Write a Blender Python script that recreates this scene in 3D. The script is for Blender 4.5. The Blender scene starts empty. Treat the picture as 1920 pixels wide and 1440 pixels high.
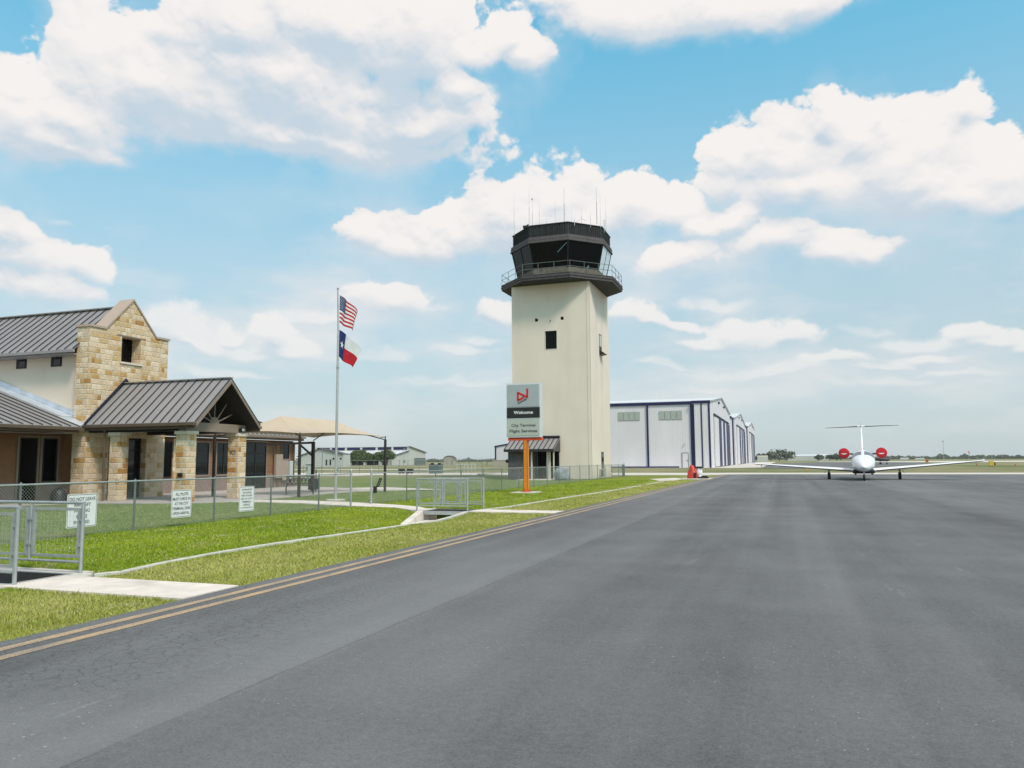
import bpy, math, random
import numpy as np
from mathutils import Vector, Matrix, noise as mnoise
random.seed(7); rng = np.random.default_rng(11)
S = bpy.context.scene; C = S.collection
R = math.radians

# ------------------------------------------------------------------ camera
F_PX, PITCH, YAW, ROLL, EYE = 1442.0, R(5.683), R(19.322), R(0.35), 1.65
cam_d = bpy.data.cameras.new('camera'); cam = bpy.data.objects.new('camera', cam_d); C.objects.link(cam)
cam_d.sensor_width = 36; cam_d.lens = 36 * F_PX / 1920; cam_d.clip_end = 12000; cam_d.clip_start = 0.1
cam.matrix_world = (Matrix.Translation((0, 0, EYE)) @ Matrix.Rotation(YAW, 4, 'Z') @
                    Matrix.Rotation(R(90) + PITCH, 4, 'X') @ Matrix.Rotation(-ROLL, 4, 'Z'))
S.camera = cam
def ray(px, py):                        # survey helper: turns a measured sight line into a world direction
    x, y = px - 960, 720 - py
    c, s = math.cos(ROLL), math.sin(ROLL); x, y = c*x + s*y, -s*x + c*y
    fy = F_PX*math.cos(PITCH) - y*math.sin(PITCH); fz = F_PX*math.sin(PITCH) + y*math.cos(PITCH)
    c, s = math.cos(YAW), math.sin(YAW)
    return (c*x - s*fy, s*x + c*fy, fz)
def G(px, py, z=0.0):
    r = ray(px, py); t = (z - EYE)/r[2]; return (r[0]*t, r[1]*t, z)

# ------------------------------------------------------------------ world, sun
SUN_EL, SUN_ROT = R(50), R(126)         # the sun stands high on the runway side, slightly behind the camera
w = bpy.data.worlds.new('World'); S.world = w; w.use_nodes = True
nt = w.node_tree; N = nt.nodes; L = nt.links; N.clear()
def nd(t, **k):
    n = N.new(t)
    for a, b in k.items(): setattr(n, a, b)
    return n
def mth(op, a, b=None, c=None, clamp=False):
    n = nd('ShaderNodeMath', operation=op, use_clamp=clamp)
    for i, v in enumerate((a, b, c)):
        if v is None: continue
        if isinstance(v, (int, float)): n.inputs[i].default_value = v
        else: L.new(v, n.inputs[i])
    return n.outputs[0]
def smooth(v, lo, hi, a=0.0, b=1.0):
    n = nd('ShaderNodeMapRange', interpolation_type='SMOOTHSTEP')
    L.new(v, n.inputs[0])
    for i, q in ((1, lo), (2, hi), (3, a), (4, b)):
        if isinstance(q, (int, float)): n.inputs[i].default_value = q
        else: L.new(q, n.inputs[i])
    return n.outputs[0]
def mixc(f, a, b):
    n = nd('ShaderNodeMix', data_type='RGBA')
    for i, v in ((0, f), (6, a), (7, b)):
        if isinstance(v, (int, float)): n.inputs[i].default_value = v
        elif isinstance(v, tuple): n.inputs[i].default_value = (*v, 1)
        else: L.new(v, n.inputs[i])
    return n.outputs[2]
sky = nd('ShaderNodeTexSky', sky_type='NISHITA', sun_disc=False, sun_elevation=SUN_EL, sun_rotation=SUN_ROT,
         air_density=1.0, dust_density=1.6, ozone_density=2.0, altitude=200)
tc = nd('ShaderNodeTexCoord')
vr = nd('ShaderNodeVectorRotate', rotation_type='Z_AXIS'); vr.inputs['Angle'].default_value = -YAW
L.new(tc.outputs['Generated'], vr.inputs['Vector'])
sp = nd('ShaderNodeSeparateXYZ'); L.new(vr.outputs[0], sp.inputs[0])
az = mth('ARCTAN2', sp.outputs[0], sp.outputs[1]); el = mth('ARCSINE', sp.outputs[2])
def azel(px, py):
    r = ray(px, py); c, s = math.cos(-YAW), math.sin(-YAW)
    x, y, z = c*r[0] - s*r[1], s*r[0] + c*r[1], r[2]
    return math.atan2(x, y), math.asin(z/math.sqrt(x*x + y*y + z*z))
# billows of the cumulus: centre x, centre y, half width, half height as sighted, opacity
CL = [(215,90,110,85),(300,60,110,70),(470,60,150,100),(640,90,170,120),(790,80,110,110),(130,230,140,70),(330,200,230,90),(600,210,220,95),(90,280,130,38),
      (520,150,300,95),(250,180,180,80),(1650,320,230,85),(1090,420,190,60),(15,170,35,45),(10,230,60,60),(560,275,330,40),(770,245,120,45),(845,180,48,60),(900,95,70,55),(1005,115,42,50),(980,75,40,28),(1180,25,150,68),(1320,30,180,68),(1480,20,105,62),(1060,5,60,35),
      (1370,300,70,55),(1400,270,40,28),(1480,290,110,70),(1620,270,120,70),(1740,270,125,85),(1880,320,80,50),(1600,350,220,60),(1780,385,190,48),(1555,215,30,32),(1800,205,52,38),(1350,345,55,45),(1640,215,30,22),
      (680,425,48,38),(800,455,130,50),(950,420,90,78),(1050,375,70,55),(1180,390,85,55),(1260,410,55,42),(1000,460,170,40),(1380,420,50,30),(1300,440,45,24),
      (1290,487,75,24),(1440,462,70,38),(1560,480,90,26),(1640,475,45,20),
      (25,430,50,48),(65,490,95,55),(150,500,60,38),(60,550,110,45),
      (725,567,68,34),(340,625,50,30,.9),(365,640,70,22,.85),(440,622,30,14,.75),(530,625,40,26,.85),(560,648,50,20,.85),(480,655,50,14,.5),(1185,580,50,28,.75),(1225,600,40,20,.75),(1290,605,40,14,.75),(1400,620,80,32,.9),(1470,635,80,20,.9),(1330,640,60,16,.75),
      (1810,615,40,18,.9),(1860,630,60,18,.9),(1900,642,50,14,.9),(1560,675,90,15,.75),(1660,690,90,13,.55),(1460,690,90,10,.45),(1740,670,70,16,.75),(1780,700,80,12,.5),(1240,690,60,10,.4),(860,660,70,12,.45),(945,595,30,28,.85),(900,640,40,10,.4),(820,580,40,10,.3),(110,410,30,12,.35),(1700,360,220,60),(1500,360,130,45),(330,610,90,35,.6),(600,600,60,16,.4),(1080,560,50,20,.4),(1350,560,70,14,.35),(1620,620,60,14,.4),(1720,640,90,20,.5),(700,660,120,18,.4),(1420,700,180,18,.45),(1650,730,200,16,.4),(860,720,160,14,.35),(420,700,160,16,.4),(1260,740,140,12,.3),(60,640,120,30,.5)]
def make_clouds(np, azel, CL, W=2160, Hh=1160, A0=-45., A1=45., E0=-1.5, E1=46.8):
    rg = np.random.default_rng(5)
    ppd = W/(A1-A0)
    yy, xx = np.mgrid[0:Hh, 0:W].astype(np.float32)          # row 0 = lowest elevation
    def lattice(sx, sy, seed):
        r = np.random.default_rng(seed); return r.random((int(Hh/sy)+4, int(W/sx)+4)).astype(np.float32)
    def vnoise(x, y, s, seed, st=1.35):
        sx, sy = s*st, s; g = lattice(sx, sy, seed); fx, fy = x/sx, y/sy
        ix = np.floor(fx).astype(np.int32); iy = np.floor(fy).astype(np.int32); tx, ty = fx-ix, fy-iy
        ix = np.clip(ix, 0, g.shape[1]-2); iy = np.clip(iy, 0, g.shape[0]-2)
        tx = tx*tx*tx*(tx*(tx*6-15)+10); ty = ty*ty*ty*(ty*(ty*6-15)+10)
        return (g[iy, ix]*(1-tx)+g[iy, ix+1]*tx)*(1-ty) + (g[iy+1, ix]*(1-tx)+g[iy+1, ix+1]*tx)*ty
    def fbm(x, y, s, oc, seed, rough=.55, st=1.35):
        t = 0; a = 1; tot = 0
        for k in range(oc):
            if s < 1.6: break
            t = t + a*vnoise(x, y, s, seed+k, st); tot += a; a *= rough; s *= .5
        return t/tot
    def worley(x, y, s, seed):
        r = np.random.default_rng(seed); gw, gh = int(W/s)+5, int(Hh/s)+5
        px = r.random((gh, gw)).astype(np.float32); py = r.random((gh, gw)).astype(np.float32)
        fx, fy = x/s+1, y/s+1; ix = np.floor(fx).astype(np.int32); iy = np.floor(fy).astype(np.int32); best = np.full(x.shape, 9., np.float32)
        for dx in (-1, 0, 1):
            for dy in (-1, 0, 1):
                jx, jy = np.clip(ix+dx, 0, gw-1), np.clip(iy+dy, 0, gh-1)
                d = (jx+px[jy, jx]-fx)**2 + (jy+py[jy, jx]-fy)**2; best = np.minimum(best, d)
        return np.clip(1-best, 0, 1)                           # rounded knobs
    wx = (fbm(xx, yy, 90, 6, 10)-.5)*75; wy = (fbm(xx, yy, 90, 6, 30)-.5)*55
    X2, Y2 = np.clip(xx+wx, 0, W-1), np.clip(yy+wy, 0, Hh-1)
    # small warp for the knobs
    X3 = np.clip(xx + (fbm(xx, yy, 22, 4, 50)-.5)*22, 0, W-1); Y3 = np.clip(yy + (fbm(xx, yy, 22, 4, 70)-.5)*22, 0, Hh-1)
    acc = np.full(xx.shape, 0, np.float32); op = np.zeros_like(acc); hr = np.zeros_like(acc); wsum = np.full(xx.shape, 1e-6, np.float32)
    k = 8.0; cx_l = []
    for c in CL:
        x, y, rx, ry = c[:4]; o = c[4] if len(c) > 4 else 1.0
        a, e = azel(x, y); a1, _ = azel(x+rx, y); _, e1 = azel(x, y-ry)
        d2r = 57.29578
        u, v = (a*d2r-A0)*ppd, (e*d2r-E0)*ppd; ra, re = abs(a1-a)*d2r*ppd*1.06, abs(e1-e)*d2r*ppd*1.09; o = min(1, o*1.25+.05)
        x0, x1 = int(max(0, u-ra*2.6-90)), int(min(W, u+ra*2.6+90)); y0, y1 = int(max(0, v-re*2.6-90)), int(min(Hh, v+re*2.6+90))
        if x1 <= x0 or y1 <= y0: continue
        sx, sy = X2[y0:y1, x0:x1], Y2[y0:y1, x0:x1]
        dy = (sy-v)/re; dy = np.where(dy < 0, dy*1.15, dy)
        D = np.sqrt(((sx-u)/ra)**2 + dy**2)
        wgt = np.exp(-k*D); acc[y0:y1, x0:x1] += wgt; hr[y0:y1, x0:x1] += wgt*np.clip((sy-v)/re, -1.5, 1.5); op[y0:y1, x0:x1] += wgt*o; wsum[y0:y1, x0:x1] += wgt
    D = -np.log(acc+1e-9)/k; op = op/wsum; hr = hr/wsum
    base = np.clip(1-D, -1.5, 1.6)
    kn = 0; a = 1; tot = 0
    for i, s in enumerate((84, 42, 21, 11, 5.5)):
        kn = kn + a*worley(X3, Y3*1.12, s, 100+i); tot += a; a *= .60
    kn = kn/tot
    fb = fbm(xx, yy, 60, 6, 200, .6)
    low = np.clip((-hr+.15)*1.1, 0, 1)                        # 1 on the underside of a billow
    den = .03 + base*.95 + (kn-.64)*1.2*(1-.72*low) + (fb-.5)*.55
    # lighting
    def blur(f, r):
        for ax in (0, 1):
            c = np.cumsum(np.pad(f, [(r+1, r) if q == ax else (0, 0) for q in (0, 1)], mode='edge'), axis=ax, dtype=np.float64)
            f = ((c.take(range(2*r+1, c.shape[ax]), ax) - c.take(range(0, c.shape[ax]-2*r-1), ax))/(2*r+1)).astype(np.float32)
        return f
    T = np.clip(den, 0, 1.3)
    def sh(f, dx, dy):
        g = np.roll(f, (-dy, -dx), (0, 1)); return g
    lit = .0
    for d, wt in ((2, 1.5), (4, 1.2), (9, .9), (20, .7), (40, .5)):
        Tb = blur(T, max(1, d//2)); lit = lit + wt*(Tb - sh(Tb, int(d*.35), d))
    occ = 0
    Tb = blur(T, 6)
    for i in range(1, 15): occ = occ + np.clip(sh(Tb, int(i*3), i*11), 0, 1)
    occ = occ/14.
    big = fbm(xx, yy, 170, 4, 300)
    occ2 = 0
    Tb2 = blur(T, 3)
    for i in range(1, 7): occ2 = occ2 + np.clip(sh(Tb2, i*2, i*6), 0, 1)
    occ2 = occ2/6.
    f = 1.0 + lit*.80*(1-.65*low) - occ*.66 - occ2*.22 + (big-.5)*1.0 + (fb-.5)*.5 + (kn-.6)*.35 - blur(low, 14)*.36
    f = .5+.5*np.tanh((f-.60)*1.35)/np.tanh(.9)*.95; f = np.clip(f, 0, 1)
    base_c = np.array([.56, .665, .755], np.float32); mid = np.array([.79, .795, .815], np.float32); top = np.array([.925, .89, .865], np.float32)
    f = f[..., None]
    col = np.where(f < .5, base_c*(1-f*2)+mid*f*2, mid*(1-(f*2-1))+top*(f*2-1))
    under = np.clip(low*1.25, 0, 1)*np.clip(.35+occ2*2, 0, 1)                        # undersides dissolve, tops stay crisp
    hazy = np.clip((17-(E0+yy/ppd))/12, 0, 1); edge = .15 + .75*under + (1-op)*.9 + hazy*.35
    al = np.clip((den+.02)/edge, 0, 1); al = al*al*(3-2*al)*np.clip(op + (1-op)*(fb-.5)*2.2, 0, 1)
    # thin veil around
    ve = np.clip((fbm(xx, yy, 130, 6, 400)-.47)*2.6, 0, 1)*np.clip(1.45-D*.5, 0, 1)*.5
    e = E0+yy/ppd
    ve = ve + np.clip((fbm(xx, yy*2.2 % (Hh-1), 150, 6, 500)-.45)*3, 0, 1)*np.clip((21-e)/12, 0, 1)*.75*np.clip(e/2, 0, 1)
    al2 = 1-(1-al)*(1-np.clip(ve, 0, 1))
    col = (col*al[..., None] + np.array([.83, .815, .82], np.float32)*(al2-al)[..., None])/np.maximum(al2, 1e-4)[..., None]
    al2 = al2*np.clip((E1-.5-e)/5, 0, 1)
    return np.concatenate([col, al2[..., None]], -1).astype(np.float32)

A0, A1, E0, E1 = -45., 45., -1.5, 46.8
arr = make_clouds(np, azel, CL, 1800, 966, A0, A1, E0, E1)
img = bpy.data.images.new('cloud_field', 1800, 966, alpha=True, float_buffer=True); img.colorspace_settings.name = 'Non-Color'; img.alpha_mode = 'CHANNEL_PACKED'
img.pixels.foreach_set(arr.ravel()); img.update(); img.pack(); del arr
cu = mth('DIVIDE', mth('SUBTRACT', az, R(A0)), R(A1-A0)); cvv = mth('DIVIDE', mth('SUBTRACT', el, R(E0)), R(E1-E0), None, True)
cu = mth('PINGPONG', cu, 1.0)
cb = nd('ShaderNodeCombineXYZ'); L.new(cu, cb.inputs[0]); L.new(cvv, cb.inputs[1])
ti = nd('ShaderNodeTexImage', image=img, extension='EXTEND', interpolation='Linear'); L.new(cb.outputs[0], ti.inputs[0])
ccol, alpha = ti.outputs['Color'], ti.outputs['Alpha']
# thin milky veils low in the sky
elc = smooth(el, -.02, .62)
tint = mixc(elc, (1.02, 1.2, 1.1), (.55, 2.45, 2.2))
sk = nd('ShaderNodeMix', data_type='RGBA', blend_type='MULTIPLY'); sk.inputs[0].default_value = 1
L.new(sky.outputs[0], sk.inputs[6]); L.new(tint, sk.inputs[7])
SKY_K = 0.115
skc = nd('ShaderNodeMix', data_type='RGBA'); skc.blend_type = 'MIX'
hz = smooth(el, .62, .0, .12, .8)                              # pale humid air towards the horizon
L.new(hz, skc.inputs[0]); L.new(sk.outputs[2], skc.inputs[6]); skc.inputs[7].default_value = (.60/SKY_K, .685/SKY_K, .735/SKY_K, 1)
def scl(c): 
    n = nd('ShaderNodeVectorMath', operation='SCALE'); L.new(c, n.inputs[0]); n.inputs['Scale'].default_value = 1/SKY_K; return n.outputs[0]
m1 = skc.outputs[2]
fade = smooth(el, .0, .3, .6, 1.0)
m2 = mixc(mth('MULTIPLY', alpha, fade), m1, scl(ccol))
# unseen warm-white cloud added overhead to raise and neutralise the ambient light
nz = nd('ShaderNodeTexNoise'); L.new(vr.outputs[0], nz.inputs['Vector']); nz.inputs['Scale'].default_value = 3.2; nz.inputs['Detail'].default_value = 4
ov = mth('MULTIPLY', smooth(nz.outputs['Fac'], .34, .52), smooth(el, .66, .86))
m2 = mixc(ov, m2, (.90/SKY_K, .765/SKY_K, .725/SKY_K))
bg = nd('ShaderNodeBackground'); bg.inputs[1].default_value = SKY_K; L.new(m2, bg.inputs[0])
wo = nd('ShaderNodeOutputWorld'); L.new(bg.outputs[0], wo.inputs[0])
w.cycles.sampling_method = 'MANUAL'; w.cycles.sample_map_resolution = 512
sd = bpy.data.lights.new('sun', 'SUN'); sd.energy = 3.0; sd.angle = R(11); sd.color = (1, .85, .775)
sun = bpy.data.objects.new('sun', sd); C.objects.link(sun)
sdir = Vector((math.sin(SUN_ROT)*math.cos(SUN_EL), math.cos(SUN_ROT)*math.cos(SUN_EL), math.sin(SUN_EL)))
sun.rotation_euler = sdir.to_track_quat('Z', 'Y').to_euler(); sun.location = (30, -30, 60)
S.view_settings.view_transform = 'Standard'; S.view_settings.look = 'None'; S.view_settings.exposure = 0; S.view_settings.gamma = 1
S.cycles.max_bounces = 6; S.cycles.diffuse_bounces = 3; S.cycles.glossy_bounces = 3; S.cycles.transmission_bounces = 4
S.cycles.volume_bounces = 1; S.cycles.transparent_max_bounces = 6; S.cycles.use_denoising = True; S.cycles.denoising_input_passes = 'RGB_ALBEDO_NORMAL'; S.cycles.denoising_prefilter = 'ACCURATE'

# ------------------------------------------------------------------ materials
def mat(name, col, rough=.7, metal=0.0, var=.12, vs=3.0, bump=0.0, bs=40.0, spec=.5, stain=None, coords='Object'):
    m = bpy.data.materials.new(name); m.use_nodes = True; t = m.node_tree; n = t.nodes; l = t.links
    b = n['Principled BSDF']; b.inputs['Roughness'].default_value = rough; b.inputs['Metallic'].default_value = metal
    b.inputs['Specular IOR Level'].default_value = spec
    c = n.new('ShaderNodeTexCoord'); no = n.new('ShaderNodeTexNoise'); l.new(c.outputs[coords], no.inputs['Vector'])
    no.inputs['Scale'].default_value = vs; no.inputs['Detail'].default_value = 6
    r = n.new('ShaderNodeValToRGB'); l.new(no.outputs['Fac'], r.inputs[0])
    r.color_ramp.elements[0].position = .3; r.color_ramp.elements[1].position = .7
    r.color_ramp.elements[0].color = (*[x*(1-var) for x in col], 1); r.color_ramp.elements[1].color = (*[min(1, x*(1+var)) for x in col], 1)
    out = r.outputs[0]
    if stain:                                   # (colour, amount, scale z-stretched) rain streaks and dirt
        mp = n.new('ShaderNodeMapping'); l.new(c.outputs[coords], mp.inputs[0]); mp.inputs['Scale'].default_value = (stain[2], stain[2], stain[2]*.12)
        n2 = n.new('ShaderNodeTexNoise'); l.new(mp.outputs[0], n2.inputs['Vector']); n2.inputs['Scale'].default_value = 1; n2.inputs['Detail'].default_value = 5
        mr = n.new('ShaderNodeMapRange'); l.new(n2.outputs['Fac'], mr.inputs[0]); mr.inputs[1].default_value = .52; mr.inputs[2].default_value = .75; mr.inputs[4].default_value = stain[1]
        mx = n.new('ShaderNodeMix'); mx.data_type = 'RGBA'; l.new(mr.outputs[0], mx.inputs[0]); l.new(out, mx.inputs[6]); mx.inputs[7].default_value = (*stain[0], 1); out = mx.outputs[2]
    l.new(out, b.inputs['Base Color'])
    if bump:
        n3 = n.new('ShaderNodeTexNoise'); l.new(c.outputs[coords], n3.inputs['Vector']); n3.inputs['Scale'].default_value = bs; n3.inputs['Detail'].default_value = 4
        bp = n.new('ShaderNodeBump'); bp.inputs['Strength'].default_value = bump; bp.inputs['Distance'].default_value = .02
        l.new(n3.outputs['Fac'], bp.inputs['Height']); l.new(bp.outputs[0], b.inputs['Normal'])
    return m
class NG:                                       # small node-graph helper for the bigger materials
    def __init__(s, name, rough=.9, spec=.3):
        s.m = bpy.data.materials.new(name); s.m.use_nodes = True; s.t = s.m.node_tree; s.n = s.t.nodes; s.l = s.t.links
        s.b = s.n['Principled BSDF']; s.b.inputs['Roughness'].default_value = rough; s.b.inputs['Specular IOR Level'].default_value = spec
        s.co = s.n.new('ShaderNodeTexCoord').outputs['Object']
    def put(s, sock, v):
        if isinstance(v, tuple): sock.default_value = (*v, 1) if len(v) == 3 and sock.type == 'RGBA' else v
        elif isinstance(v, (int, float)): sock.default_value = v
        else: s.l.new(v, sock)
    def map(s, sc, loc=(0, 0, 0), rot=(0, 0, 0)):
        n = s.n.new('ShaderNodeMapping'); s.l.new(s.co, n.inputs[0]); n.inputs['Scale'].default_value = sc; n.inputs['Location'].default_value = loc; n.inputs['Rotation'].default_value = rot; return n.outputs[0]
    def noise(s, v, sc, det=4, rough=.55, out='Fac'):
        n = s.n.new('ShaderNodeTexNoise'); s.l.new(v, n.inputs['Vector']); n.inputs['Scale'].default_value = sc; n.inputs['Detail'].default_value = det; n.inputs['Roughness'].default_value = rough; return n.outputs[out]
    def vor(s, v, sc, feature='F1', out='Distance'):
        n = s.n.new('ShaderNodeTexVoronoi'); n.voronoi_dimensions = '2D'; n.feature = feature; s.l.new(v, n.inputs['Vector']); n.inputs['Scale'].default_value = sc; return n.outputs[out]
    def m_(s, op, a, b=None, c=None, clamp=False):
        n = s.n.new('ShaderNodeMath'); n.operation = op; n.use_clamp = clamp
        for i, v in enumerate((a, b, c)):
            if v is not None: s.put(n.inputs[i], v)
        return n.outputs[0]
    def step(s, v, lo, hi, a=0., b=1.):
        n = s.n.new('ShaderNodeMapRange'); n.interpolation_type = 'SMOOTHSTEP'
        for i, q in enumerate((v, lo, hi, a, b)): s.put(n.inputs[i], q)
        return n.outputs[0]
    def mix(s, f, a, b, blend='MIX'):
        n = s.n.new('ShaderNodeMix'); n.data_type = 'RGBA'; n.blend_type = blend
        s.put(n.inputs[0], f); s.put(n.inputs[6], a); s.put(n.inputs[7], b); return n.outputs[2]
    def xyz(s, v=None):
        n = s.n.new('ShaderNodeSeparateXYZ'); s.l.new(v or s.co, n.inputs[0]); return n.outputs
    def bump(s, h, st, dist=.02):
        n = s.n.new('ShaderNodeBump'); n.inputs['Strength'].default_value = st; n.inputs['Distance'].default_value = dist; s.l.new(h, n.inputs['Height']); s.l.new(n.outputs[0], s.b.inputs['Normal'])
    def done(s, col): s.l.new(col, s.b.inputs['Base Color']); return s.m

def asphalt(worn=True, base=(.134, .134, .136), crackx=True):
    g = NG('asphalt', .88, .25)
    big = g.noise(g.map((.22, .07, 1)), 1, 5, .6); mid = g.noise(g.map((1.1, .5, 1)), 1, 5, .6)
    streak = g.noise(g.map((.9, .012, 1), (3, 1, 0)), 1, 3, .6); cross = g.noise(g.map((.03, .6, 1), (5, 2, 0)), 1, 4, .6); fine = g.noise(g.co, 48, 4, .8); grit = g.noise(g.co, 170, 3, .8); med = g.noise(g.co, 14, 4, .8)
    f = g.m_('MULTIPLY_ADD', g.m_('SUBTRACT', big, .5), .95, .5)
    f = g.m_('MULTIPLY_ADD', g.m_('SUBTRACT', mid, .5), .45, f)
    f = g.m_('MULTIPLY_ADD', g.m_('SUBTRACT', streak, .5), .75, f)
    f = g.m_('MULTIPLY_ADD', g.m_('SUBTRACT', cross, .5), .32, f)
    f = g.m_('MULTIPLY_ADD', g.m_('SUBTRACT', fine, .5), 1.25, f)
    f = g.m_('MULTIPLY_ADD', g.m_('SUBTRACT', med, .5), .7, f)
    f = g.m_('MULTIPLY_ADD', g.m_('SUBTRACT', grit, .5), 1.5, f, True)
    c = g.mix(f, tuple(x*.45 for x in base), tuple(x*1.6 for x in base))
    hue = g.noise(g.map((.13, .09, 1), (9, 4, 0)), 1, 3)
    c = g.mix(g.step(hue, .35, .7, 0, .35), c, g.mix(1., c, (.93, 1.03, 1.02), 'MULTIPLY'))
    c = g.mix(g.step(hue, .6, .3, 0, .4), c, g.mix(1., c, (.98, .98, 1.06), 'MULTIPLY'))
    if worn:
        X, Y, _ = g.xyz()
        # pale chips of exposed stone
        v = g.vor(g.map((1, 1, 1)), 7.5); vc = g.vor(g.map((1, 1, 1)), 7.5, out='Color'); r1 = g.xyz(vc)[0]
        patch = g.step(g.noise(g.map((.35, .25, 1), (2, 7, 0)), 1, 3), .42, .72)
        size = g.m_('MULTIPLY', g.step(r1, .45, 1.0), g.m_('MULTIPLY_ADD', patch, .075, .015))
        chip = g.m_('LESS_THAN', v, size)
        c = g.mix(g.m_('MULTIPLY', chip, .55), c, (.46, .46, .44))
        v2 = g.vor(g.map((1, 1.5, 1), (3, 3, 3)), 22); r2 = g.xyz(g.vor(g.map((1, 1.5, 1), (3, 3, 3)), 22, out='Color'))[0]
        patch2 = g.step(g.noise(g.map((.6, .35, 1), (7, 2, 0)), 1, 4, .6), .47, .68)
        c = g.mix(g.m_('MULTIPLY', g.m_('LESS_THAN', v2, g.m_('MULTIPLY', g.step(r2, .55, 1.0), g.m_('MULTIPLY_ADD', patch2, .13, .02))), .5), c, (.42, .42, .41))
        scuff = g.m_('MULTIPLY', g.step(g.noise(g.map((3.0, .5, 1), (2, 8, 1)), 1, 6, .75), .60, .70), g.step(g.noise(g.map((.2, .12, 1), (8, 8, 8)), 1, 3), .48, .62))
        c = g.mix(g.m_('MULTIPLY', scuff, .3), c, (.34, .34, .335))
        oil = g.step(g.noise(g.map((.8, .5, 1), (12, 8, 1)), 1, 5, .7), .66, .74)
        c = g.mix(g.m_('MULTIPLY', oil, .35), c, (.07, .07, .075))
        # alligator cracking near the painted edge
        wv = g.n.new('ShaderNodeVectorMath'); wv.operation = 'MULTIPLY_ADD'; g.l.new(g.noise(g.co, 4, 3, .6, 'Color'), wv.inputs[0]); wv.inputs[1].default_value = (.28, .28, 0); g.l.new(g.co, wv.inputs[2])
        e = g.vor(wv.outputs[0], 5.5, 'DISTANCE_TO_EDGE'); e2 = g.vor(wv.outputs[0], 1.1, 'DISTANCE_TO_EDGE')
        zone = g.m_('MULTIPLY', g.step(X, -4.0, -4.8), g.step(g.noise(g.map((.5, .3, 1)), 1, 3), .36, .55))
        zone = g.m_('MULTIPLY', zone, g.step(Y, 16, 8, .25, 1))
        c = g.mix(g.m_('MULTIPLY', g.m_('MULTIPLY', g.step(e, .06, .0), zone), .55), c, (.05, .05, .054))
        c = g.mix(g.m_('MULTIPLY', g.m_('MULTIPLY', g.step(e2, .012, .0), g.step(g.noise(g.map((.3, .3, 1), (1, 1, 1)), 1, 3), .56, .72)), .4), c, (.06, .06, .065))
        # paving joint with a paler pulled band beside it
        wob = g.m_('MULTIPLY', g.m_('SUBTRACT', g.noise(g.map((.2, 1.3, 1)), 1, 5, .7), .5), .09)
        dx = g.m_('ADD', g.m_('ADD', X, 3.78), wob)
        j = g.m_('MULTIPLY', g.step(g.m_('ABSOLUTE', dx), .016, .003), g.step(g.noise(g.map((.1, .9, 1), (4, 4, 4)), 1, 4, .7), .38, .62))
        c = g.mix(g.m_('MULTIPLY', j, .5), c, (.05, .05, .055))
        band = g.m_('MULTIPLY', g.step(dx, -1.5, -.7), g.step(dx, .02, -.05))
        c = g.mix(g.m_('MULTIPLY', band, .13), c, (.33, .335, .34))
    g.bump(g.m_('ADD', g.m_('MULTIPLY', fine, .5), grit), .35, .012)
    return g.done(c)
def grass_ground():
    g = NG('lawn', .95, .1)
    X, Y, Z = g.xyz()
    n1 = g.noise(g.map((.5, .32, 1)), 1, 6, .62); n2 = g.noise(g.co, 6, 5, .7); n3 = g.noise(g.co, 45, 3, .7)
    f = g.m_('MULTIPLY_ADD', g.m_('SUBTRACT', n1, .5), 1.5, .5); f = g.m_('MULTIPLY_ADD', g.m_('SUBTRACT', n2, .5), .9, f); f = g.m_('MULTIPLY_ADD', g.m_('SUBTRACT', n3, .5), .7, f, True)
    lush = g.mix(f, (.12, .19, .008), (.31, .33, .045))
    verge = g.mix(f, (.19, .225, .03), (.38, .36, .13))
    inner = g.mix(f, (.12, .19, .055), (.25, .28, .12))
    c = g.mix(g.step(X, -9.85, -9.45), lush, verge)
    c = g.mix(g.step(X, -15.25, -15.6), c, inner)
    n4 = g.noise(g.map((.06, .02, 1)), 1, 5, .6)
    far = g.mix(g.step(n4, .35, .65), (.15, .18, .075), (.29, .26, .15))
    c = g.mix(g.step(Y, 62, 100), c, far); c = g.mix(g.step(X, -30, -60), c, far)
    straw = g.step(g.noise(g.map((1.3, .8, 1), (3, 3, 3)), 1, 4, .7), .60, .72)
    c = g.mix(g.m_('MULTIPLY', straw, .55), c, (.40, .34, .19))
    g.bump(g.m_('ADD', n2, n3), .8, .06)
    return g.done(c)
def blade_mat():
    g = NG('grass blades', .8, .25)
    geo = g.n.new('ShaderNodeNewGeometry'); rnd = geo.outputs['Random Per Island']
    X, Y, Z = g.xyz()
    n1 = g.noise(g.map((.5, .32, 1)), 1, 6, .62)
    f = g.m_('MULTIPLY_ADD', g.m_('SUBTRACT', n1, .5), 1.6, g.m_('MULTIPLY_ADD', rnd, .6, .2), True)
    lush = g.mix(f, (.14, .235, .004), (.35, .41, .03)); verge = g.mix(f, (.235, .285, .02), (.50, .47, .16))
    inner = g.mix(f, (.13, .23, .05), (.28, .33, .12))
    c = g.mix(g.step(X, -9.95, -9.35), lush, verge); c = g.mix(g.step(X, -15.25, -15.6), c, inner)
    dead = g.m_('MULTIPLY', g.step(g.noise(g.map((1.3, .8, 1), (3, 3, 3)), 1, 4, .7), .56, .68), g.step(rnd, .25, .5))
    c = g.mix(dead, c, (.50, .44, .25)); c = g.mix(g.m_('GREATER_THAN', rnd, .93), c, (.5, .45, .26))
    return g.done(c)
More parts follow.
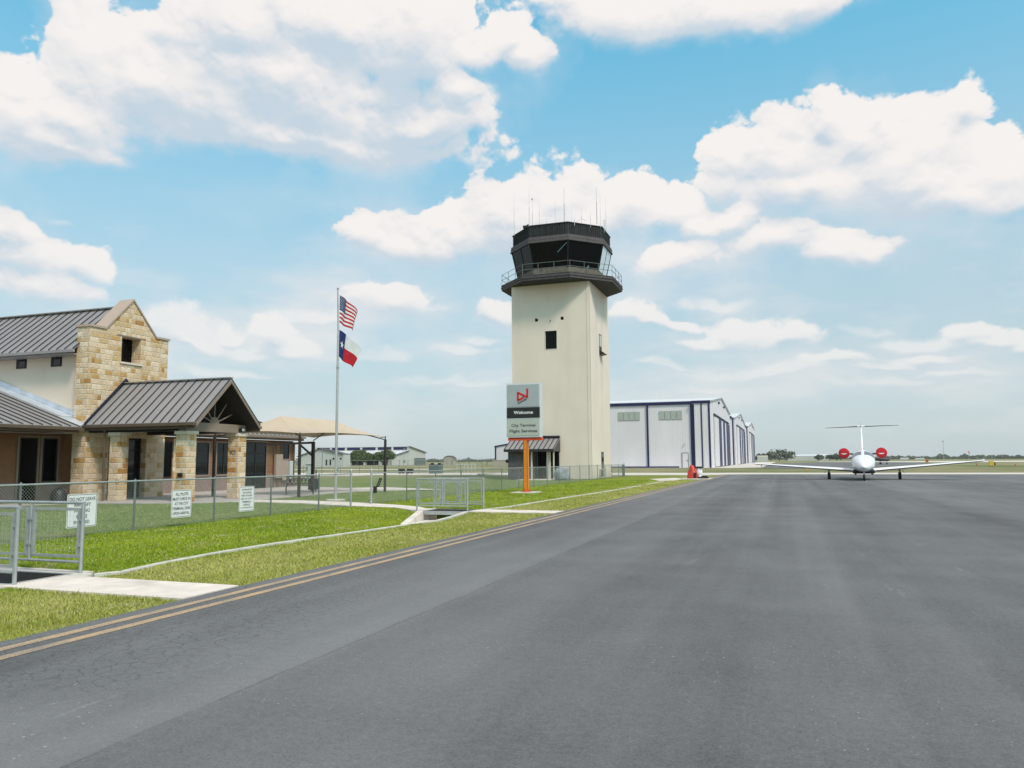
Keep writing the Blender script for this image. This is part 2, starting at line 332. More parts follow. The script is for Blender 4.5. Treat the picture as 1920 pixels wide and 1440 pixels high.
def stone():
    g = NG('limestone ashlar', .92, .2)
    X, Y, Z = g.xyz(); s = g.m_('ADD', X, Y)
    sw = g.m_('MULTIPLY_ADD', g.m_('SUBTRACT', g.noise(g.co, 5, 2), .5), .03, s)
    zz = g.m_('MULTIPLY_ADD', g.m_('SUBTRACT', g.noise(g.map((1, 1, 1), (4, 4, 4)), 5, 2), .5), .025, Z)
    H = .235
    row = g.m_('FLOOR', g.m_('DIVIDE', zz, H)); fz = g.m_('FRACT', g.m_('DIVIDE', zz, H))
    def wn(a, b=None):
        n = g.n.new('ShaderNodeTexWhiteNoise'); n.noise_dimensions = '2D'; cmb = g.n.new('ShaderNodeCombineXYZ'); g.put(cmb.inputs[0], a)
        if b is not None: g.put(cmb.inputs[1], b)
        g.l.new(cmb.outputs[0], n.inputs['Vector']); return n.outputs['Value']
    r = wn(row); wd = g.m_('MULTIPLY_ADD', r, .26, .34)
    u = g.m_('ADD', g.m_('DIVIDE', sw, wd), g.m_('MULTIPLY', r, 7.3)); col = g.m_('FLOOR', u); fu = g.m_('FRACT', u)
    k = wn(col, row); k2 = wn(g.m_('ADD', col, 31.7), row)
    split = g.m_('GREATER_THAN', k2, .72); fu2 = g.m_('FRACT', g.m_('MULTIPLY', fu, 2.0)); du = g.m_('MINIMUM', fu, g.m_('SUBTRACT', 1, fu))
    du2 = g.m_('MINIMUM', fu2, g.m_('SUBTRACT', 1, fu2)); du = g.m_('ADD', g.m_('MULTIPLY', du, g.m_('SUBTRACT', 1, split)), g.m_('MULTIPLY', g.m_('MULTIPLY', du2, .5), split))
    k = g.m_('FRACT', g.m_('ADD', k, g.m_('MULTIPLY', split, g.m_('MULTIPLY', g.m_('FLOOR', g.m_('MULTIPLY', fu, 2.0)), .37))))
    dz = g.m_('MINIMUM', fz, g.m_('SUBTRACT', 1, fz))
    d = g.m_('MINIMUM', g.m_('MULTIPLY', du, .42), g.m_('MULTIPLY', dz, H))
    ramp = g.n.new('ShaderNodeValToRGB'); g.l.new(k, ramp.inputs[0]); ramp.color_ramp.interpolation = 'CONSTANT'
    cols = [(0, (0.657, 0.504, 0.340)), (.2, (0.742, 0.582, 0.420)), (.38, (0.700, 0.553, 0.410)), (.52, (0.615, 0.446, 0.260)), (.64, (0.784, 0.650, 0.520)), (.78, (0.551, 0.349, 0.150)), (.88, (0.657, 0.543, 0.420)), (.94, (0.445, 0.233, 0.080))]
    e = ramp.color_ramp.elements; e[0].position = 0; e[0].color = (*cols[0][1], 1); e[1].position = cols[1][0]; e[1].color = (*cols[1][1], 1)
    for p, c_ in cols[2:]: q = e.new(p); q.color = (*c_, 1)
    nn = g.noise(g.co, 9, 6, .7)
    c = g.mix(g.step(nn, .3, .75), g.mix(1., ramp.outputs[0], (.78, .72, .62), 'MULTIPLY'), g.mix(1., ramp.outputs[0], (1.12, 1.12, 1.12), 'MULTIPLY'))
    rust = g.m_('MULTIPLY', g.step(g.noise(g.map((1, 1, 1), (8, 8, 8)), 3.2, 5, .7), .6, .72), .45)
    c = g.mix(rust, c, (.40, .25, .09))
    c = g.mix(g.step(d, .012, .004), c, (.60, .55, .45))
    g.bump(g.m_('ADD', g.step(d, 0, .03), g.m_('MULTIPLY', nn, .5)), .6, .03)
    return g.done(c)
def corrugated(name, col, axis='u', per=.3, amt=.14, stain=.25):
    g = NG(name, .5, .4); X, Y, Z = g.xyz(); s = g.m_('ADD', X, Y)
    f = g.m_('FRACT', g.m_('DIVIDE', s, per)); r = g.m_('MULTIPLY', g.step(f, .0, .12), g.step(f, .3, .18))
    n = g.noise(g.map((.3, .3, .08)), 1, 5, .6); c = g.mix(g.step(n, .35, .7), tuple(x*.97 for x in col), tuple(min(1, x*1.05) for x in col))
    c = g.mix(g.m_('MULTIPLY', r, amt), c, tuple(x*.55 for x in col))
    g.bump(r, .5, .03)
    return g.done(c)
M = {}
M['asphalt'] = asphalt(); M['asphalt_far'] = asphalt(False, (.14, .14, .145))
M['lawn'] = grass_ground(); M['blade'] = blade_mat(); M['stone'] = stone()
M['concrete'] = mat('concrete', (.60, .55, .50), .9, var=.09, vs=2.2, bump=.3, bs=60, stain=((.42, .38, .32), .5, 1.4))
M['concrete_walk'] = mat('pale concrete', (.70, .625, .56), .9, var=.12, vs=2.6, bump=.4, bs=70, stain=((.44, .40, .34), .65, 1.6))
M['patio'] = mat('patio concrete', (.44, .40, .37), .9, var=.12, vs=1.2, bump=.3, bs=50)
M['curb'] = mat('curb concrete', (.58, .56, .50), .95, var=.2, vs=4, bump=.5, bs=50, stain=((.35, .33, .27), .6, 3))
M['stucco'] = mat('beige stucco', (.72, .61, .50), .95, var=.05, vs=.7, bump=.25, bs=90, stain=((.44, .40, .33), .35, .6))
M['tstucco'] = mat('cream stucco', (.73, .635, .545), .95, var=.05, vs=.35, bump=.25, bs=60, stain=((.54, .45, .35), .35, .5))
M['roof'] = mat('grey standing seam metal', (.29, .272, .272), .45, .1, var=.07, vs=.9, stain=((.27, .265, .26), .5, .8))
M['seam'] = mat('dark seams', (.05, .048, .048), .5, .3, var=.1)
M['flash'] = mat('galvanised flashing', (.60, .64, .70), .45, .4, var=.15, vs=2)
M['brown'] = mat('brown trim', (.105, .072, .048), .6, var=.12)
M['fascia'] = mat('tan painted trim', (.24, .185, .145), .65, var=.08)
M['coping'] = mat('tan coping metal', (.43, .33, .265), .55, var=.05)
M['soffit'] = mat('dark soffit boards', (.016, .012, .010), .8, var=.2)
M['siding'] = mat('tan lap siding', (.235, .115, .055), .75, var=.1, vs=4)
M['wains'] = mat('mauve wainscot', (.25, .175, .15), .85, var=.12, vs=3, bump=.3)
M['frame'] = mat('dark bronze frame', (.012, .012, .013), .5, .2, var=.1)
M['glass'] = mat('dark window glass', (.006, .009, .012), .03, var=.1, vs=1, spec=.35)
M['tglass'] = mat('black tinted glass', (.002, .0025, .003), .12, var=.1, vs=1, spec=.12)
M['cap'] = mat('cast stone cap', (.62, .57, .48), .9, var=.08)
M['galv'] = mat('galvanised steel', (.42, .45, .45), .5, .55, var=.12, vs=8)
M['galvdark'] = mat('weathered galvanised post', (.17, .20, .19), .6, .4, var=.25, vs=14)
M['wire'] = mat('galvanised wire', (.46, .48, .46), .5, .5, var=.1)
M['darkwood'] = mat('weathered dark boards', (.018, .02, .022), .85, var=.45, vs=5, stain=((.05, .055, .055), .6, 4))
M['greywood'] = mat('grey weathered boards', (.082, .072, .074), .85, var=.3, vs=6)
M['kneewall'] = mat('brown stained panel', (.13, .115, .09), .85, var=.35, vs=3)
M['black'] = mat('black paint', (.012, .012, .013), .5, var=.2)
M['steelblk'] = mat('dark brown steel', (.025, .018, .016), .5, var=.2)
M['canvas'] = mat('tan shade fabric', (.50, .41, .31), .95, var=.05, vs=1.2, bump=.1)
M['hangar'] = corrugated('white ribbed panels', (.68, .65, .675), per=.5, amt=.07)
M['hangar2'] = corrugated('pale ribbed panels', (.50, .50, .47), per=.9, amt=.12)
M['blue'] = mat('navy trim', (.002, .003, .062), .5, var=.15)
M['louvre'] = mat('translucent panel', (.36, .39, .35), .5, var=.07, vs=.8)
M['hroof'] = mat('white metal roof', (.62, .64, .66), .5, var=.05)
M['white'] = mat('white gloss paint', (.80, .81, .83), .18, var=.02, spec=.5)
M['signwhite'] = mat('white sign sheet', (.74, .76, .76), .4, var=.04)
M['ink'] = mat('black lettering', (.012, .012, .014), .6, var=.1)
M['whiteink'] = mat('white lettering', (.82, .84, .86), .5, var=.02)
M['signgrey'] = mat('grey sign panel', (.36, .40, .42), .35, var=.04)
M['signgreen'] = mat('pale sign panel', (.44, .47, .43), .35, var=.04)
M['alu'] = mat('silver sign frame', (.66, .68, .69), .4, .2, var=.04)
M['orange'] = mat('orange paint', (.72, .22, .015), .45, var=.08, vs=5)
M['redorange'] = mat('red orange paint', (.60, .06, .012), .45, var=.1)
M['red'] = mat('red logo', (.56, .006, .006), .45, var=.03)
M['redcover'] = mat('red vinyl cover', (.48, .006, .012), .5, var=.15, vs=4)
M['redtarp'] = mat('red tarpaulin', (.50, .035, .02), .45, var=.35, vs=5, bump=.6, bs=9)
M['tyre'] = mat('tyre rubber', (.010, .010, .011), .7, var=.2)
M['metal'] = mat('bare metal', (.35, .36, .38), .35, .7, var=.1)
M['windshield'] = mat('windscreen', (.20, .17, .185), .12, var=.08, vs=2)
M['boot'] = mat('boot and belly shade black', (.02, .02, .03), .5, var=.1)
M['navy'] = mat('dark navy flashing', (.008, .009, .035), .5); M['yellow'] = None
M['flagred'] = mat('flag red', (.46, .008, .02), .8, var=.15, vs=4); M['flagwhite'] = mat('flag white', (.72, .73, .75), .8, var=.06, vs=4); M['flagblue'] = mat('flag blue', (.015, .025, .13), .8, var=.25, vs=4)
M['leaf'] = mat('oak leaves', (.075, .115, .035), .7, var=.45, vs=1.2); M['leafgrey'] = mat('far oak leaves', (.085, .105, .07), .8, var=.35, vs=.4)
M['bark'] = mat('bark', (.09, .07, .055), .9, var=.3, vs=6)
M['cabgreen'] = mat('green utility paint', (.075, .12, .11), .5, var=.1); M['beige'] = mat('beige enamel', (.36, .28, .235), .5, var=.06)
M['palegrey'] = mat('pale grey enamel', (.50, .52, .51), .5, var=.06); M['rock'] = mat('grey boulder', (.26, .28, .31), .9, var=.35, vs=2.2, bump=.9, bs=5)
M['yellowp'] = mat('yellow marker', (.65, .42, .03), .6, var=.1); M['tanwall'] = mat('tan block wall', (.40, .36, .29), .9, var=.08)
M['iron'] = mat('wrought iron', (.02, .017, .017), .5, var=.2); M['pole'] = mat('brushed aluminium pole', (.50, .50, .50), .4, .5, var=.08, vs=3)
def paint_mat():
    g = NG('worn yellow paint', .85, .3)
    a = g.noise(g.co, 38, 4, .7); b = g.noise(g.map((1, .25, 1)), 5, 4, .6)
    f = g.step(g.m_('ADD', g.m_('MULTIPLY', a, .6), g.m_('MULTIPLY', b, .4)), .40, .60, .88, .12)
    return g.done(g.mix(f, (.19, .185, .18), (.56, .375, .19)))
M['yellow'] = paint_mat()

# ------------------------------------------------------------------ mesh builder
LOC = {}
class MB:
    def __init__(s): s.v = []; s.f = []; s.mi = []; s.cur = 0
    def add(s, vs, fs):
        o = len(s.v); s.v += [tuple(p) for p in vs]; s.f += [tuple(i + o for i in f) for f in fs]; s.mi += [s.cur]*len(fs); return s
    def box(s, x0, x1, y0, y1, z0, z1):
        if x0 > x1: x0, x1 = x1, x0
        if y0 > y1: y0, y1 = y1, y0
        return s.add([(x0,y0,z0),(x1,y0,z0),(x1,y1,z0),(x0,y1,z0),(x0,y0,z1),(x1,y0,z1),(x1,y1,z1),(x0,y1,z1)],
                     [(0,3,2,1),(4,5,6,7),(0,1,5,4),(1,2,6,5),(2,3,7,6),(3,0,4,7)])
    def prism(s, pts, vec):                    # polygon swept along vec
        n = len(pts); q = [tuple(Vector(p) + Vector(vec)) for p in pts]
        return s.add(list(pts) + q, [tuple(range(n))[::-1], tuple(range(n, 2*n))] + [(i, (i+1) % n, n + (i+1) % n, n + i) for i in range(n)])
    def tube(s, a, b, r, n=8, r2=None):
        a, b = Vector(a), Vector(b); d = (b - a)
        if d.length < 1e-6: return s
        d.normalize(); u = d.orthogonal().normalized(); v = d.cross(u); r2 = r if r2 is None else r2
        vs = [a + (u*math.cos(2*math.pi*i/n) + v*math.sin(2*math.pi*i/n))*r for i in range(n)] + [b + (u*math.cos(2*math.pi*i/n) + v*math.sin(2*math.pi*i/n))*r2 for i in range(n)]
        return s.add(vs, [(i, (i+1) % n, n + (i+1) % n, n + i) for i in range(n)] + [tuple(range(n))[::-1], tuple(range(n, 2*n))])
    def bar(s, a, b, wd, ht, up=(0, 0, 1)):
        a, b = Vector(a), Vector(b); d = (b - a).normalized(); up = Vector(up); sd = d.cross(up)
        sd = (sd if sd.length > 1e-4 else Vector((1, 0, 0))).normalized(); u2 = sd.cross(d).normalized(); vs = []
        for p in (a, b):
            for i, j in ((-1,-1),(1,-1),(1,1),(-1,1)): vs.append(p + sd*wd/2*i + u2*ht/2*j)
        return s.add(vs, [(0,1,2,3)[::-1], (4,5,6,7), (0,1,5,4), (1,2,6,5), (2,3,7,6), (3,0,4,7)])
    def path(s, pts, r, n=6):
        for a, b in zip(pts, pts[1:]): s.tube(a, b, r, n)
        return s
    def lathe(s, c, prof, n=20, axis='z'):     # prof: (radius, height)
        vs = []
        for r, h in prof:
            for i in range(n):
                a = 2*math.pi*i/n; p = (r*math.cos(a), r*math.sin(a), h)
                if axis == 'y': p = (p[0], p[2], p[1])
                vs.append((c[0]+p[0], c[1]+p[1], c[2]+p[2]))
        m = len(prof)
        return s.add(vs, [(k*n+i, k*n+(i+1) % n, (k+1)*n+(i+1) % n, (k+1)*n+i) for k in range(m-1) for i in range(n)] + [tuple(range(n))[::-1], tuple(range((m-1)*n, m*n))])
    def build(s, name, mats, parent=None, loc=None, smooth=False):
        if parent is not None and loc is None: loc = LOC[parent.name]
        if loc is None: loc = (0, 0, 0)
        me = bpy.data.meshes.new(name); lx, ly, lz = loc
        me.from_pydata([(x-lx, y-ly, z-lz) for x, y, z in s.v], [], s.f); me.validate()
        ms = mats if isinstance(mats, (list, tuple)) else [mats]
        for m in ms: me.materials.append(m)
        if len(ms) > 1: me.polygons.foreach_set('material_index', s.mi)
        import bmesh
        bm = bmesh.new(); bm.from_mesh(me); bmesh.ops.recalc_face_normals(bm, faces=bm.faces); bm.to_mesh(me); bm.free()
        if smooth: me.polygons.foreach_set('use_smooth', [True]*len(me.polygons)); me.update(); me.set_sharp_from_angle(angle=R(38))
        o = bpy.data.objects.new(name, me); C.objects.link(o)
        if parent is not None:
            o.parent = parent; pl = LOC[parent.name]; o.location = (lx-pl[0], ly-pl[1], lz-pl[2])
        else: o.location = loc
        LOC[o.name] = tuple(loc); return o
def thing(name, label, cat, loc=(0, 0, 0), group=None):
    o = bpy.data.objects.new(name, None); C.objects.link(o); o.location = loc; LOC[o.name] = tuple(loc)
    o['label'] = label; o['category'] = cat
    if group: o['group'] = group
    return o
def tag(o, label, cat, group=None):
    o['label'] = label; o['category'] = cat
    if group: o['group'] = group
    return o
def struct(o): o['kind'] = 'structure'; return o
def copy_thing(src, loc, label, group=None, rotz=0):
    r = src.copy(); C.objects.link(r); r.location = loc; r.rotation_euler = (0, 0, rotz); r['label'] = label; LOC[r.name] = tuple(loc)
    if group: r['group'] = group
    for ch in list(src.children):
        c = ch.copy(); C.objects.link(c); c.parent = r
        for g in ch.children: d = g.copy(); C.objects.link(d); d.parent = c
    return r
def glyphs(mb, s, cx, cv, h, O, U, V, width=None, bold=0.0, proud=.0, shear=0):   # lettering laid on a plane through O
    cu = bpy.data.curves.new('t', 'FONT'); cu.body = s; cu.size = 1; cu.align_x = 'CENTER'; cu.align_y = 'CENTER'; cu.offset = bold; cu.fill_mode = 'FRONT'; cu.shear = shear
    ob = bpy.data.objects.new('t', cu); C.objects.link(ob); me = bpy.data.meshes.new_from_object(ob)
    xs = [v.co.x for v in me.vertices]; ys = [v.co.y for v in me.vertices]
    if xs:
        x0, x1, y0, y1 = min(xs), max(xs), min(ys), max(ys); ky = h/max(y1-y0, 1e-6); kx = (width/(x1-x0)) if width else ky
        O, U, V = Vector(O), Vector(U).normalized(), Vector(V).normalized(); Nn = U.cross(V)
        vs = [O + U*(cx + (v.co.x-(x0+x1)/2)*kx) + V*(cv + (v.co.y-(y0+y1)/2)*ky) + Nn*proud for v in me.vertices]
        mb.add(vs, [tuple(p.vertices) for p in me.polygons])
    bpy.data.objects.remove(ob); bpy.data.curves.remove(cu); bpy.data.meshes.remove(me)

# ------------------------------------------------------------------ ground
def sm(a, b, x): t = min(1, max(0, (x-a)/(b-a))); return t*t*(3-2*t)
CZ = ([8.8, 12, 15, 18, 20, 21.2, 22.4, 23.1, 23.5], [0, 0, -.03, -.07, -.10, -.125, -.08, -.035, 0])
def cz(y): return float(np.interp(y, CZ[0], CZ[1]))
def wingx(y): return -10.1 + (y-19.8)/(23.5-19.8)*(-11.4+10.1)
def gz(x, y):
    h = -.03
    if -17 < x < -6.5 and 0 < y < 70:
        h += .018*mnoise.noise(Vector((x*.7, y*.7, 0)))
        h += cz(y)*(sm(-7.4, -9.7, x) if x > -9.75 else 1-sm(-9.95, -12.2, x)*.9)
        if x < -9.85: h -= .05*math.exp(-((x+10.35)/.8)**2)*sm(8.9, 10.5, y)*(1-sm(19, 21, y))
        if 19.9 < y < 23.5 and wingx(y)-.05 < x < -9.8: h = -.62
        if 23.5 <= y <= 24.55 and -11.7 < x < -9.75: h = -.75
        if 7.95 <= y <= 8.85 and -12.4 < x < -10.05: h = -.75
    return h
xs = [-2100, -1300, -600, -250, -120, -60, -30, -20] + list(np.arange(-17, -12.8, .5)) + list(np.arange(-12.7, -9.3, .1)) + list(np.arange(-9.2, -6.4, .3)) + [0, 15, 50, 150, 400, 1200, 2100]
ys = [-400, -60, -10] + list(np.arange(0, 7, .5)) + list(np.arange(7, 9.6, .13)) + list(np.arange(9.8, 19.8, .4)) + list(np.arange(20, 25.2, .13)) + list(np.arange(25.4, 60, .8)) + [64, 70, 80, 100, 150, 250, 500, 1200, 2300]
m = MB(); m.v = [(x, y, gz(x, y)) for y in ys for x in xs]; nx = len(xs)
m.f = [(j*nx+i, j*nx+i+1, (j+1)*nx+i+1, (j+1)*nx+i) for j in range(len(ys)-1) for i in range(nx-1)]; m.mi = [0]*len(m.f)
struct(m.build('ground', M['lawn'], smooth=True))
def edge(y): return -6.93 + .0075*(y-8) + .02*mnoise.noise(Vector((0, y*1.1, 3))) + .012*mnoise.noise(Vector((0, y*5, 8)))
pts = [(edge(y), y) for y in np.arange(-40, 86, .25)] + [(-6.0, 87), (-3, 88.5), (900, 88.5), (900, -40)]
def sheet(name, pts, z, mt, th=.0):
    m = MB(); n = len(pts)
    m.add([(p[0], p[1], z) for p in pts], [tuple(range(n))])
    if th: m.v += [(p[0], p[1], z-th) for p in pts]; m.f += [(i, (i+1) % n, n+(i+1) % n, n+i) for i in range(n)]; m.mi += [0]*n
    return struct(m.build(name, mt))
sheet('apron', pts, 0, M['asphalt'], .06)
# double yellow edge line
m = MB()
for c0, wd in ((-6.625, .125), (-6.33, .125)):
    q = [(c0 + .0078*(y-8), y) for y in np.arange(-10, 84, 2)] + [(c0+.62, 84.5), (c0+.95, 86.5), (c0+2.2, 88.2)]
    for (a, b), (c, d) in zip(q, q[1:]): m.add([(a-wd/2, b, .004), (a+wd/2, b, .004), (c+wd/2, d, .004), (c-wd/2, d, .004)], [(0, 1, 2, 3)])
struct(m.build('edge_line', M['yellow']))
sheet('taxiway_strip', [(-420, 84), (-60, 84), (-20, 84), (-8, 84.2), (-6, 87.5), (-2, 88.6), (900, 88.6), (900, 100), (-420, 97)], .004, M['concrete'], .05)
sheet('far_asphalt', [G(1405, 873.2)[:2], G(1395, 872)[:2], G(1480, 868.2)[:2], G(1560, 866.6)[:2], G(1655, 866.2)[:2], G(1752, 868.5)[:2], G(1700, 872.5)[:2], G(1640, 876)[:2], G(1560, 878.5)[:2], G(1470, 878.5)[:2], G(1420, 877.2)[:2]], .004, M['asphalt_far'])
sheet('hangar_apron', [(-13.4, 152), (-9, 150), (-4, 160), (-4, 470), (-13.4, 470)], .012, M['concrete'])
sheet('hangar_path', [(-34, 154), (-13.4, 152), (-13.4, 159.5), (-34, 159.5)], .016, M['concrete'])
sheet('runway', [(18, 425), (60, 330), (1500, 330), (1500, 470), (18, 470)], .004, M['concrete'])
sheet('far_path', [(-300, 128), (-62, 136), (-62, 146), (-300, 140)], .004, M['concrete'])
sheet('near_path', [(-220, 77), (-46, 77), (-46, 81), (-220, 82)], .004, M['concrete'])
m = MB(); m.box(-10.05, -6.975, 7.7, 8.74, -.12, .004); m.box(-9.16, -9.15, 7.7, 8.74, .003, .0055)
o = struct(m.build('walkway', M['concrete_walk']))
m = MB(); m.prism([(-9.78, 23.48, .006), (-6.86, 23.42, .006), (-6.84, 24.55, .006), (-9.75, 24.62, .006)], (0, 0, -.12)); struct(m.build('walkway', M['concrete_walk']))
pth = [(-11.45, 23.5), (-11.9, 23.6), (-12.3, 24.1), (-13.3, 25.0), (-15.6, 25.5), (-18.5, 26.7), (-20.8, 27.05), (-22.5, 27.1), (-22.5, 28.5), (-19.8, 28.55), (-17, 27.9), (-14.1, 26.55), (-12.6, 25.6), (-11.9, 24.7), (-11.45, 24.65)]
sheet('garden_path', pth, .004, M['concrete_walk'], .06)
sheet('patio', [(-33, 5), (-29.2, 22.4), (-28.1, 23.8), (-27, 24.7), (-24.3, 25.2), (-22.6, 26.1), (-22.2, 27.2), (-22.1, 29.6), (-22.3, 33.4), (-22.5, 38), (-20.6, 40.2), (-23, 41.2), (-26, 42.4), (-33, 46)], .008, M['patio'], .06)
sheet('sidewalk', [(-26, 42.4), (-20.6, 40.2), (-18.2, 40.9), (-24, 44.2)], .004, M['concrete'])
sheet('round_pad', [(-18.45+.42*math.cos(a), 29.33+.42*math.sin(a)) for a in np.arange(0, 6.28, .35)], .02, M['concrete'], .06)
sheet('pad', [(-10.9, 66.6), (-9.4, 61.6), (-8.3, 62.5), (-8.1, 67.2), (-9.3, 71)], .006, M['concrete'], .05)
sheet('equipment_pad', [(-8.3, 66.2), (-5.9, 66.2), (-5.9, 70), (-8.3, 70)], .03, M['concrete'], .1)
sheet('sign_pad', [(-13.35, 37.7), (-12.1, 37.7), (-12.1, 39.1), (-13.35, 39.1)], .02, M['concrete'], .08)
sheet('tower_step', [(-21.6, 62.6), (-18.6, 62.6), (-18.6, 66.4), (-21.6, 66.4)], .02, M['concrete'], .1)
# curb of the swale
m = MB()
def curb(pp, wd=.15):
    for k in range(len(pp)-1):
        a, b = Vector((*pp[k], cz(pp[k][1])-.075)), Vector((*pp[k+1], cz(pp[k+1][1])-.075)); m.bar(a, b, wd, .17)
def wob(pp):
    out = []
    for (a, b), (c, d) in zip(pp, pp[1:]):
        n = max(1, int(math.hypot(c-a, d-b)/.5)); out += [(a+(c-a)*i/n + .012*mnoise.noise(Vector((b+(d-b)*i/n, 0, 5))), b+(d-b)*i/n) for i in range(n)]
    return out + [pp[-1]]
curb(wob([(-10.05, 8.83), (-9.75, 8.93), (-9.56, 9.3), (-9.74, 10.2), (-9.86, 11.6), (-9.93, 13.6), (-9.85, 15.5), (-9.83, 19), (-9.85, 21.2), (-9.84, 22.6), (-9.84, 23.48)]))
curb(wob([(-9.7, 24.7), (-9.45, 26.4), (-9.2, 34), (-8.85, 43), (-8.75, 50)]), .075); curb(wob([(-8.8, 52.5), (-8.7, 60)]), .07)
o = m.build('curb', M['curb']); struct(o)
# the culvert: wing wall, floor, headwalls and rims
m = MB(); a, b = (-11.4, 23.5), (-10.1, 19.8); d = Vector((b[0]-a[0], b[1]-a[1])).normalized(); nn = Vector((-d.y, d.x))*-.2
m.add([(a[0], a[1], -.7), (b[0], b[1], -.7), (b[0]+nn.x, b[1]+nn.y, -.7), (a[0]+nn.x, a[1]+nn.y, -.7), (a[0], a[1], .01), (b[0], b[1], -.11), (b[0]+nn.x, b[1]+nn.y, -.11), (a[0]+nn.x, a[1]+nn.y, .01)],
      [(0, 3, 2, 1), (4, 5, 6, 7), (0, 1, 5, 4), (1, 2, 6, 5), (2, 3, 7, 6), (3, 0, 4, 7)])
m.add([(-11.5, 24.0, -.33), (-9.72, 24.0, -.33), (-9.8, 21.2, -.19), (-9.82, 19.4, -.125), (-10.15, 19.4, -.125)], [(0, 1, 2, 3, 4)])
m.box(-11.75, -11.42, 23.5, 24.62, -.7, -.004); m.box(-9.86, -9.7, 23.5, 24.6, -.7, -.004)
m.box(-10.75, -9.86, 24.3, 24.45, -.7, -.06); m.box(-11.5, -10.75, 25.0, 25.1, -.7, -.1)
struct(m.build('culvert', M['concrete_walk']))
m = MB(); m.box(-12.9, -10.06, 8.96, 9.22, -.5, .0); m.box(-12.9, -9.98, 7.5, 7.86, -.5, .0); m.box(-10.2, -10.05, 7.86, 8.96, -.5, -.004); m.box(-12.9, -12.4, 7.86, 8.96, -.5, 0)
m.box(-10.04, -9.75, 8.76, 9.02, -.2, .002); struct(m.build('channel_rim', M['concrete']))

# ------------------------------------------------------------------ grass blades
CONC = [(-10.1, -6.9, 7.62, 8.8), (-9.9, -6.8, 23.38, 24.7), (-11.8, -9.6, 23.4, 24.8), (-13, -9.7, 7.4, 9.3), (-13.35, -12.1, 37.7, 39.1)]
def in_poly(x, y, poly):
    ins = np.zeros(len(x), bool); n = len(poly)
    for i in range(n):
        (x1, y1), (x2, y2) = poly[i][:2], poly[(i+1) % n][:2]
        if y1 == y2: continue
        cnd = ((y1 > y) != (y2 > y)) & (x < (x2-x1)*(y-y1)/(y2-y1)+x1); ins ^= cnd
    return ins
def sample(n, x0, x1, y0, y1):
    u = rng.random(n); y = y0*y1/(y1 - u*(y1-y0))       # density falls with the square of the distance
    return x0 + (x1-x0)*rng.random(n), y
parts = []
for n, x0, x1, y0, y1 in ((150000, -9.7, -6.9, 4.2, 66), (40000, -13, -9.6, 4.5, 8), (190000, -15.3, -9.7, 8.7, 64), (90000, -24, -15.2, 14, 66)):
    parts.append(sample(n, x0, x1, y0, y1))
X = np.concatenate([p[0] for p in parts]); Y = np.concatenate([p[1] for p in parts])
keep = X < (-6.95 + .0075*(Y-8) + .05*(rng.random(len(X))-.35))
for a, b, c, d in CONC: keep &= ~((X > a) & (X < b) & (Y > c) & (Y < d))
keep &= ~in_poly(X, Y, pth)
keep &= ~in_poly(X, Y, [(-33, 5), (-29.2, 22.4), (-28.1, 23.8), (-27, 24.7), (-24.3, 25.2), (-22.6, 26.1), (-22.2, 27.2), (-22.1, 29.6), (-22.3, 33.4), (-22.5, 38), (-20.6, 40.2), (-23, 41.2), (-26, 42.4), (-33, 46)])
keep &= ~in_poly(X, Y, [(-11.65, 23.6), (-10.3, 19.6), (-9.75, 19.5), (-9.75, 23.6)])
cbx = np.interp(Y, [8.8, 9.3, 10.2, 11.6, 13.6, 15.5, 19, 23.5, 24.7, 26.4, 34, 43, 60], [-9.8, -9.56, -9.74, -9.86, -9.93, -9.85, -9.83, -9.84, -9.7, -9.45, -9.2, -8.85, -8.7])
keep &= ~((np.abs(X-cbx) < .055+.02*rng.random(len(X))) & (Y > 8.8) & (Y < 60))
clump = np.array([mnoise.noise(Vector((x*2.3, y*2.3, 1.7))) for x, y in zip(X, Y)])
keep &= (clump > -.38 + .3*(rng.random(len(X))-.5))
X, Y, clump = X[keep], Y[keep], clump[keep]; n = len(X)
ex_, ey_ = [], []
for (ax, ay, bx, by, k_) in ((-9.9, 7.66, -6.95, 7.66, 900), (-9.5, 8.79, -6.95, 8.79, 500), (-9.7, 23.34, -6.85, 23.34, 300), (-9.6, 24.68, -6.85, 24.68, 250), (-6.97, 4.3, -6.9, 7.6, 900), (-6.93, 8.8, -6.82, 23.3, 2200), (-6.8, 24.7, -6.55, 60, 1500), (-9.66, 9.5, -9.72, 20, 1300), (-9.98, 9.5, -9.95, 19, 1300), (-12.3, 7.45, -10, 7.45, 300)):
    f = rng.random(k_); ex_.append(ax+(bx-ax)*f+rng.normal(size=k_)*.02); ey_.append(ay+(by-ay)*f+rng.normal(size=k_)*.02)
ne = sum(map(len, ex_)); X = np.concatenate([X]+ex_); Y = np.concatenate([Y]+ey_); clump = np.concatenate([clump, np.ones(ne)*1.3*rng.random(ne)]); n = len(X)
Z = np.array([gz(x, y) for x, y in zip(X, Y)]) - .004
dist = np.hypot(X, Y)
h = (.018 + .032*rng.random(n)**1.6 + .018*np.clip(clump, 0, 1)) * np.where(X > -9.7, 1.0, .95) * np.where(X < -15.3, .7, 1)
tall = rng.random(n) > .9985; h[tall] *= 2.2
wd = .0026 + .00042*dist; ang = rng.random(n)*6.283; lean = h*(.2+.9*rng.random(n)); la = rng.random(n)*6.283
V = np.empty((n, 3, 3), np.float32)
V[:, 0] = np.stack([X - wd*np.cos(ang), Y - wd*np.sin(ang), Z], 1); V[:, 1] = np.stack([X + wd*np.cos(ang), Y + wd*np.sin(ang), Z], 1)
V[:, 2] = np.stack([X + lean*np.cos(la), Y + lean*np.sin(la), Z + h], 1)
me = bpy.data.meshes.new('grass'); me.vertices.add(3*n); me.vertices.foreach_set('co', V.ravel())
